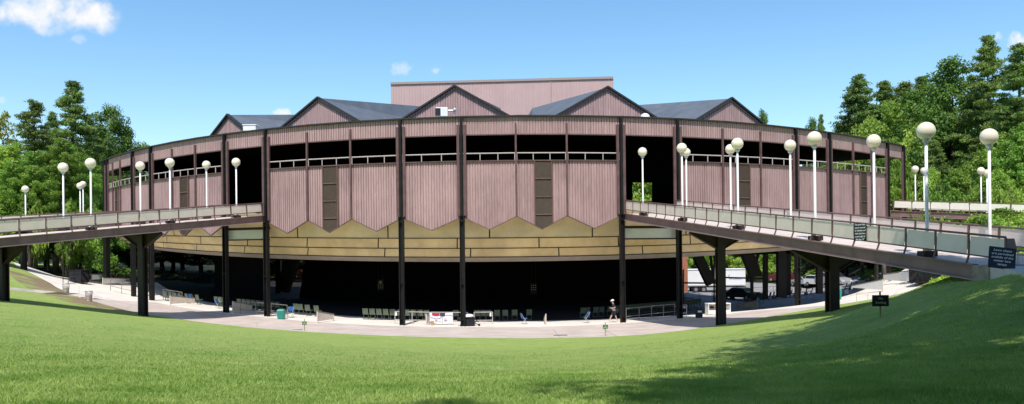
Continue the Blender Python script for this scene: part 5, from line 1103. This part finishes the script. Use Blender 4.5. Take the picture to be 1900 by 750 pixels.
for i, (pk, u, vt, d, w) in enumerate([('bush_a', 1678, 300, 92, 70), ('bush_b', 1692, 335, 88, 60), ('lime', 1728, 318, 86, 80), ('bush_b', 1712, 352, 84, 60), ('bush_c', 1752, 330, 84, 70), ('ash_b', 1778, 312, 84, 80), ('bush_a', 1770, 350, 80, 70), ('bush_b', 1800, 345, 80, 60), ('bush_c', 1812, 325, 82, 60), ('lime', 1845, 318, 78, 90), ('bush_b', 1868, 345, 76, 70), ('bush_b', 1893, 338, 74, 70), ('ash_b', 1890, 305, 80, 90), ('bush_a', 1740, 358, 81, 60), ('bush_a', 1835, 352, 77, 60), ('bush_c', 1672, 345, 90, 50)]):
    tree_px(pk, u, vt, d, w, ['mid green bush by the end corner of the pavilion', 'pale bush behind the first far right lamp', 'pale leafy young tree left of the largest lamp pole', 'pale low bush at the foot of the largest lamp pole', 'dark bush right of the largest lamp pole', 'young green tree between the two big lamps on the right', 'round green bush in the middle above the far right ramp', 'bright bush left of the far right lamp pair', 'dark bush behind the far right lamp pair', 'bright leafy young tree right of the second largest lamp pole', 'bright bush above the far right ramp near the edge', 'pale bush at the right edge above the far ramp', 'young tree at the right edge behind the bushes', 'low green bush on the far ramp line left of the middle', 'low green bush right of the far lamp pair', 'dark bush in the corner by the pavilion end wall'][i], 'bushes above the far right ramp')
for i, (pk, u, vt, d, w) in enumerate([('bush_a', 1720, 398, 62, 70), ('bush_b', 1775, 402, 62, 90), ('bush_a', 1828, 402, 60, 100), ('bush_b', 1872, 398, 58, 110), ('bush_c', 1690, 404, 66, 60), ('bush_b', 1752, 512, 52, 55), ('bush_b', 1775, 500, 50, 60), ('bush_c', 1668, 498, 84, 50), ('bush_c', 1612, 500, 92, 60), ('bush_c', 1648, 488, 92, 60), ('bush_a', 1890, 478, 36, 24), ('bush_b', 1842, 388, 68, 90), ('bush_a', 1868, 386, 65, 90), ('bush_b', 1893, 384, 62, 90)]):
    tree_px(pk, u, vt, d, w, ['green bush between the two right ramps left of the large lamp', 'pale bush between the two right ramps', 'green bush under the far right ramp near its pier', 'bright bush between the ramps by the brown chair', 'dark bush between the ramps by the pavilion end', 'ivy green low bush under the right ramp end', 'bright leafy low bush beside the concrete abutment', 'dark bush behind the tall column under the ramp', 'dark bush behind the shaded seats at the right', 'dark bush behind the white sloped wall', 'small green bush seen under the brown chair', 'pale bush under the far right ramp left of its pier', 'green bush under the far right ramp right of its pier', 'pale bush under the far right ramp at the edge of the view'][i], 'bushes between and under the right ramps')
for i, (u, vt, vb, d, w, m) in enumerate([(1626, 480, 535, 88, .34, 'bark_pale'), (1640, 480, 533, 89, .42, 'bark_pale'), (1600, 480, 535, 96, .4, 'bark_dark'), (1666, 485, 530, 96, .4, 'bark_dark')]):
    x = ray(u, vb)[0]*d; t = thing('woodland_tree', ['pale slim trunk under the right ramp, left of the tall column', 'pale thicker trunk touching the tall column under the right ramp', 'dark trunk behind the shaded seats at the right', 'dark trunk right of the tall column under the right ramp'][i], 'tree', (x, d, gz(x, d)-.2), group='trunks in the wood under the right ramp'); mb = MB(); mb.path([(0, 0, 0), (.1, 0, 5), (0, .2, 11)], [w*.6, w*.5, .08], 9); mb.build('trunk', M[m], t, smooth=True); h0, w0, cm, _ = PR['ash_a']; o = link('crown', cm, t); o.scale = (.45, .45, .45); o.location = (0, 0, 5.5)
# behind the parking lot and under the right galleries
for i, (pk, u, d, vt, w) in enumerate([('lime', 1290, 150, 400, 90), ('ash_a', 1330, 158, 380, 110), ('lime', 1372, 150, 410, 90), ('ash_a', 1410, 155, 390, 110), ('lime', 1450, 148, 400, 90), ('ash_b', 1495, 140, 400, 100), ('ash_a', 1540, 135, 400, 110), ('oak_b', 1580, 128, 380, 120), ('oak_b', 1350, 170, 360, 140), ('oak_a', 1470, 165, 360, 150), ('ash_b', 1262, 165, 400, 100), ('oak_b', 1620, 120, 380, 120), ('shade', 1570, 104, 420, 110), ('shade', 1610, 102, 410, 110), ('shade', 1530, 108, 425, 90), ('shade', 1655, 100, 410, 100)]):
    tree_px(pk, u, vt, d, w, ['sunlit tree behind the left end of the white trailer', 'leafy tree behind the middle of the white trailer', 'bright tree behind the script on the white trailer', 'leafy tree above the grey far car', 'bright tree right of the thick raking strut', 'leafy tree behind the silver car', 'leafy tree above the white car', 'dark broad tree behind the right pier', 'dark tall tree farthest behind the white trailer', 'dark tall tree farthest behind the red car', 'leafy tree by the brick strip', 'dark tree behind the white sloped wall', 'very dark tree in the shade right of the right pier', 'very dark tree in the shade behind the pale trunks', 'very dark tree in the shade left of the right pier', 'very dark tree in the shade right of the tall column'][i], 'trees beyond the parking lot')
for i, (u, v, d, w) in enumerate([(1270, 505, 140, 70), (1325, 503, 142, 70), (1385, 503, 140, 60), (1432, 498, 142, 60), (1468, 500, 135, 60), (1530, 508, 126, 70)]):
    tree_px('bush_b' if i % 2 else 'bush_a', u, v-14, d, w, ['bush at the far edge of the lot by the brick strip', 'bush behind the white trailer left of the script', 'bush behind the right end of the trailer', 'bush above the red car', 'bush between the red car and the silver car', 'bush behind the white car'][i], 'bushes at the far edge of the parking lot')
for i, (u, d) in enumerate([(1174, 150), (1188, 160)]): tree_px('lime' if i == 0 else 'ash_a', u, 296, d, 150, ['sunlit tree seen through the dark opening left of the first ramp lamp', 'green tree seen through the dark opening behind the first ramp lamp'][i], gR)
# trees behind the view that throw the dappled shade over the lawn at the right
for i, (x, y, h, w, pk) in enumerate([(2.8, -4.5, 27, 10, 'tall_a'), (6, 2, 28, 10, 'tall_b'), (8.7, 9, 29, 10, 'tall_a'), (12.8, 17.5, 21, 9, 'tall_b'), (11, -2, 26, 11, 'tall_a'), (13.5, 6, 29, 10, 'tall_b'), (17, 13, 28, 10, 'tall_a'), (22.5, 19.5, 17, 8, 'tall_b'), (27, 31, 25, 9, 'tall_a'), (20, 7, 28, 11, 'tall_b'), (26, 17, 27, 11, 'tall_a')]):
    tree(pk, Vector((x, y, gz(x, y)-.2)), h, w, ['tall tree shading the lawn at the bottom middle', 'tall tree shading the lawn right of the middle', 'tall tree shading the middle of the right lawn', 'tall tree shading the lawn below the black lawn sign', 'tall tree shading the lawn before the right ramp', 'tall tree shading the ramp end', 'tall tree shading the bottom right corner', 'tall tree shading the lawn at the right edge', 'tall tree shading the lawn below the abutment', 'tall tree shading the far right of the lawn', 'tall tree shading the path past the ramp end'][i], 'trees shading the right lawn')
for i, (x, y) in enumerate([(-40, -6), (-32, -10), (-23.5, -13), (-15, -14.5), (-6.5, -15), (2, -17), (10, -15), (19, -13), (28, -10), (37, -4)]):  # out-of-view belt added to block sky light from behind
    tree(('oak_a', 'ash_a', 'oak_b')[i % 3], Vector((x, y, gz(x, y)-.2)), 21+i % 3*1.5, 12, 'unseen broad tree added behind the viewpoint to hold off sky light', 'unseen trees added behind the viewpoint')
# ---------------------------------------------------------------- short mown grass nearest the view
n = 260000; rg = np.random.default_rng(5); y = 6.5+np.minimum(rg.exponential(6.5, n), 38*rg.random(n)**.5); x = (rg.random(n)*2-1)*.70*y
z = ground(np.column_stack([x, y]))+.02; clump = np.sin(x*2.1+np.sin(y*1.3)*2)*np.sin(y*1.7+np.cos(x*.9)*2)
hgt = rg.uniform(.018, .050, n)*(1+.35*clump); a = rg.uniform(0, 6.283, n); w = rg.uniform(.004, .008, n)*(1+y*.03); lx, ly = rg.normal(0, .6, n)*hgt, rg.normal(0, .6, n)*hgt
v = np.empty((n, 3, 3), np.float32); v[:, 0] = np.column_stack([x-np.cos(a)*w, y-np.sin(a)*w, z-.005]); v[:, 1] = np.column_stack([x+np.cos(a)*w, y+np.sin(a)*w, z-.005]); v[:, 2] = np.column_stack([x+lx, y+ly, z+hgt])
me = bpy.data.meshes.new('grass'); me.vertices.add(3*n); me.vertices.foreach_set('co', v.ravel()); me.loops.add(3*n); me.loops.foreach_set('vertex_index', np.arange(3*n, dtype=np.int32)); me.polygons.add(n)
me.polygons.foreach_set('loop_start', np.arange(0, 3*n, 3, dtype=np.int32)); me.polygons.foreach_set('loop_total', np.full(n, 3, np.int32)); me.update(calc_edges=True)
leaf_mat('grass_blade', (.205, .335, .065), (.50, .575, .20), .4, 0); me.materials.append(M['grass_blade']); tag(link('grass', me), kind='stuff')
# ---------------------------------------------------------------- daylight, sky and camera
EL = R_(59); AZ = R_(8)      # the sun stands behind the view, high and a touch to the left
w = bpy.data.worlds.new('World'); sc.world = w; w.use_nodes = True; nt = w.node_tree; n = nt.nodes; bg = n['Background']
sky = n.new('ShaderNodeTexSky'); sky.sky_type = 'NISHITA'; sky.sun_disc = False; sky.sun_elevation = EL; sky.sun_rotation = math.pi+AZ; sky.air_density = 1.0; sky.dust_density = .6; sky.ozone_density = 1.6; sky.altitude = 100
bg.inputs['Strength'].default_value = SKY_STRENGTH = .15
tc = n.new('ShaderNodeTexCoord'); sp = n.new('ShaderNodeSeparateXYZ'); nt.links.new(tc.outputs['Generated'], sp.inputs[0])
def mth(op, a, b=None, c=None):
    m = n.new('ShaderNodeMath'); m.operation = op
    for i, q in enumerate((a, b, c)):
        if q is None: continue
        if isinstance(q, (int, float)): m.inputs[i].default_value = q
        else: nt.links.new(q, m.inputs[i])
    return m.outputs[0]
yy = mth('MAXIMUM', sp.outputs['Y'], .05); az = mth('DIVIDE', sp.outputs['X'], yy); al = mth('DIVIDE', sp.outputs['Z'], yy)
def noise(scale, det):
    cb = n.new('ShaderNodeCombineXYZ'); nt.links.new(az, cb.inputs[0]); nt.links.new(al, cb.inputs[1]); t = n.new('ShaderNodeTexNoise'); t.inputs['Scale'].default_value = scale; t.inputs['Detail'].default_value = det; t.inputs['Roughness'].default_value = .58; nt.links.new(cb.outputs[0], t.inputs['Vector']); return t.outputs['Fac']
N1 = noise(17, 7); N2 = noise(42, 6); N3 = noise(95, 5); tot = None
for u, v, a, b, k in [(105, 20, 84, 54, 1.0), (50, 20, 76, 40, 1.0), (168, 30, 62, 34, 1.0), (748, 128, 26, 15, .38), (805, 129, 24, 12, .42), (522, 209, 20, 10, .95), (1884, 74, 22, 17, .95), (1852, 66, 14, 10, .5), (150, 72, 26, 12, .28), (4, 187, 12, 9, .3), (410, 260, 8, 6, .2)]:
    X, Z = ray(u, v); dx = mth('DIVIDE', mth('SUBTRACT', az, X), a/F); dz = mth('DIVIDE', mth('SUBTRACT', al, Z), b/F)
    r2 = mth('ADD', mth('MULTIPLY', dx, dx), mth('MULTIPLY', dz, dz)); s = mth('ADD', mth('SUBTRACT', 1.0 if k > .9 else .78, r2), mth('ADD', mth('MULTIPLY', mth('SUBTRACT', N1 if a > 45 else N2, .5), 2.6 if k > .9 else 4.2), mth('MULTIPLY', mth('SUBTRACT', N2 if a > 45 else N3, .5), 1.5 if k > .9 else 3.0)))
    mr = n.new('ShaderNodeMapRange'); mr.interpolation_type = 'SMOOTHSTEP'; mr.inputs['From Min'].default_value = 0; mr.inputs['From Max'].default_value = 1.25; mr.inputs['To Max'].default_value = k; nt.links.new(s, mr.inputs['Value'])
    edge = n.new('ShaderNodeMapRange'); edge.inputs['From Min'].default_value = 2.6; edge.inputs['From Max'].default_value = 1.3; nt.links.new(r2, edge.inputs['Value'])
    q = mth('MULTIPLY', mr.outputs[0], edge.outputs[0]); tot = q if tot is None else mth('MAXIMUM', tot, q)
front = mth('GREATER_THAN', sp.outputs['Y'], .06); tot = mth('MULTIPLY', tot, front)
gm = n.new('ShaderNodeHueSaturation'); gm.inputs['Saturation'].default_value = 1.2; gm.inputs['Hue'].default_value = .494; gm.inputs['Value'].default_value = 1.32; nt.links.new(sky.outputs[0], gm.inputs['Color'])
mx = n.new('ShaderNodeMixRGB'); nt.links.new(tot, mx.inputs[0]); nt.links.new(gm.outputs[0], mx.inputs[1]); c = 1.0/SKY_STRENGTH; mx.inputs[2].default_value = (c*1.0, c*1.0, c*1.0, 1)
nt.links.new(mx.outputs[0], bg.inputs['Color'])
sl = bpy.data.lights.new('sun', 'SUN'); sl.energy = 5.0; sl.angle = R_(.53); sl.color = (1.0, .955, .89); so = bpy.data.objects.new('sun', sl); COL.objects.link(so)
d = Vector((math.sin(AZ)*math.cos(EL), math.cos(AZ)*math.cos(EL), -math.sin(EL))); so.rotation_euler = d.to_track_quat('-Z', 'Y').to_euler()
cd = bpy.data.cameras.new('camera'); cam = bpy.data.objects.new('camera', cd); COL.objects.link(cam); cd.sensor_width = 36; cd.sensor_fit = 'HORIZONTAL'; cd.lens = F/1900*36; cd.clip_start = .1; cd.clip_end = 4000
cd.shift_y = (V0-375)/1900; cd.shift_x = 0
cr, sr = math.cos(ROLL), math.sin(ROLL); rt, up = Vector((cr, 0, -sr)), Vector((sr, 0, cr)); bk = rt.cross(up)
m = Matrix((rt, up, bk)).transposed().to_4x4(); m.translation = (0, 0, EYE); cam.matrix_world = m; sc.camera = cam
sc.view_settings.view_transform = 'Standard'; sc.view_settings.look = 'None'; sc.view_settings.exposure = 0; sc.view_settings.gamma = 1
sc.render.engine = 'CYCLES'; sc.cycles.use_denoising = True; sc.cycles.max_bounces = 8; sc.cycles.diffuse_bounces = 4; sc.cycles.transparent_max_bounces = 8; sc.cycles.sample_clamp_indirect = 6
for o in list(bpy.data.objects):
    if 'world_built' in o: del o['world_built']
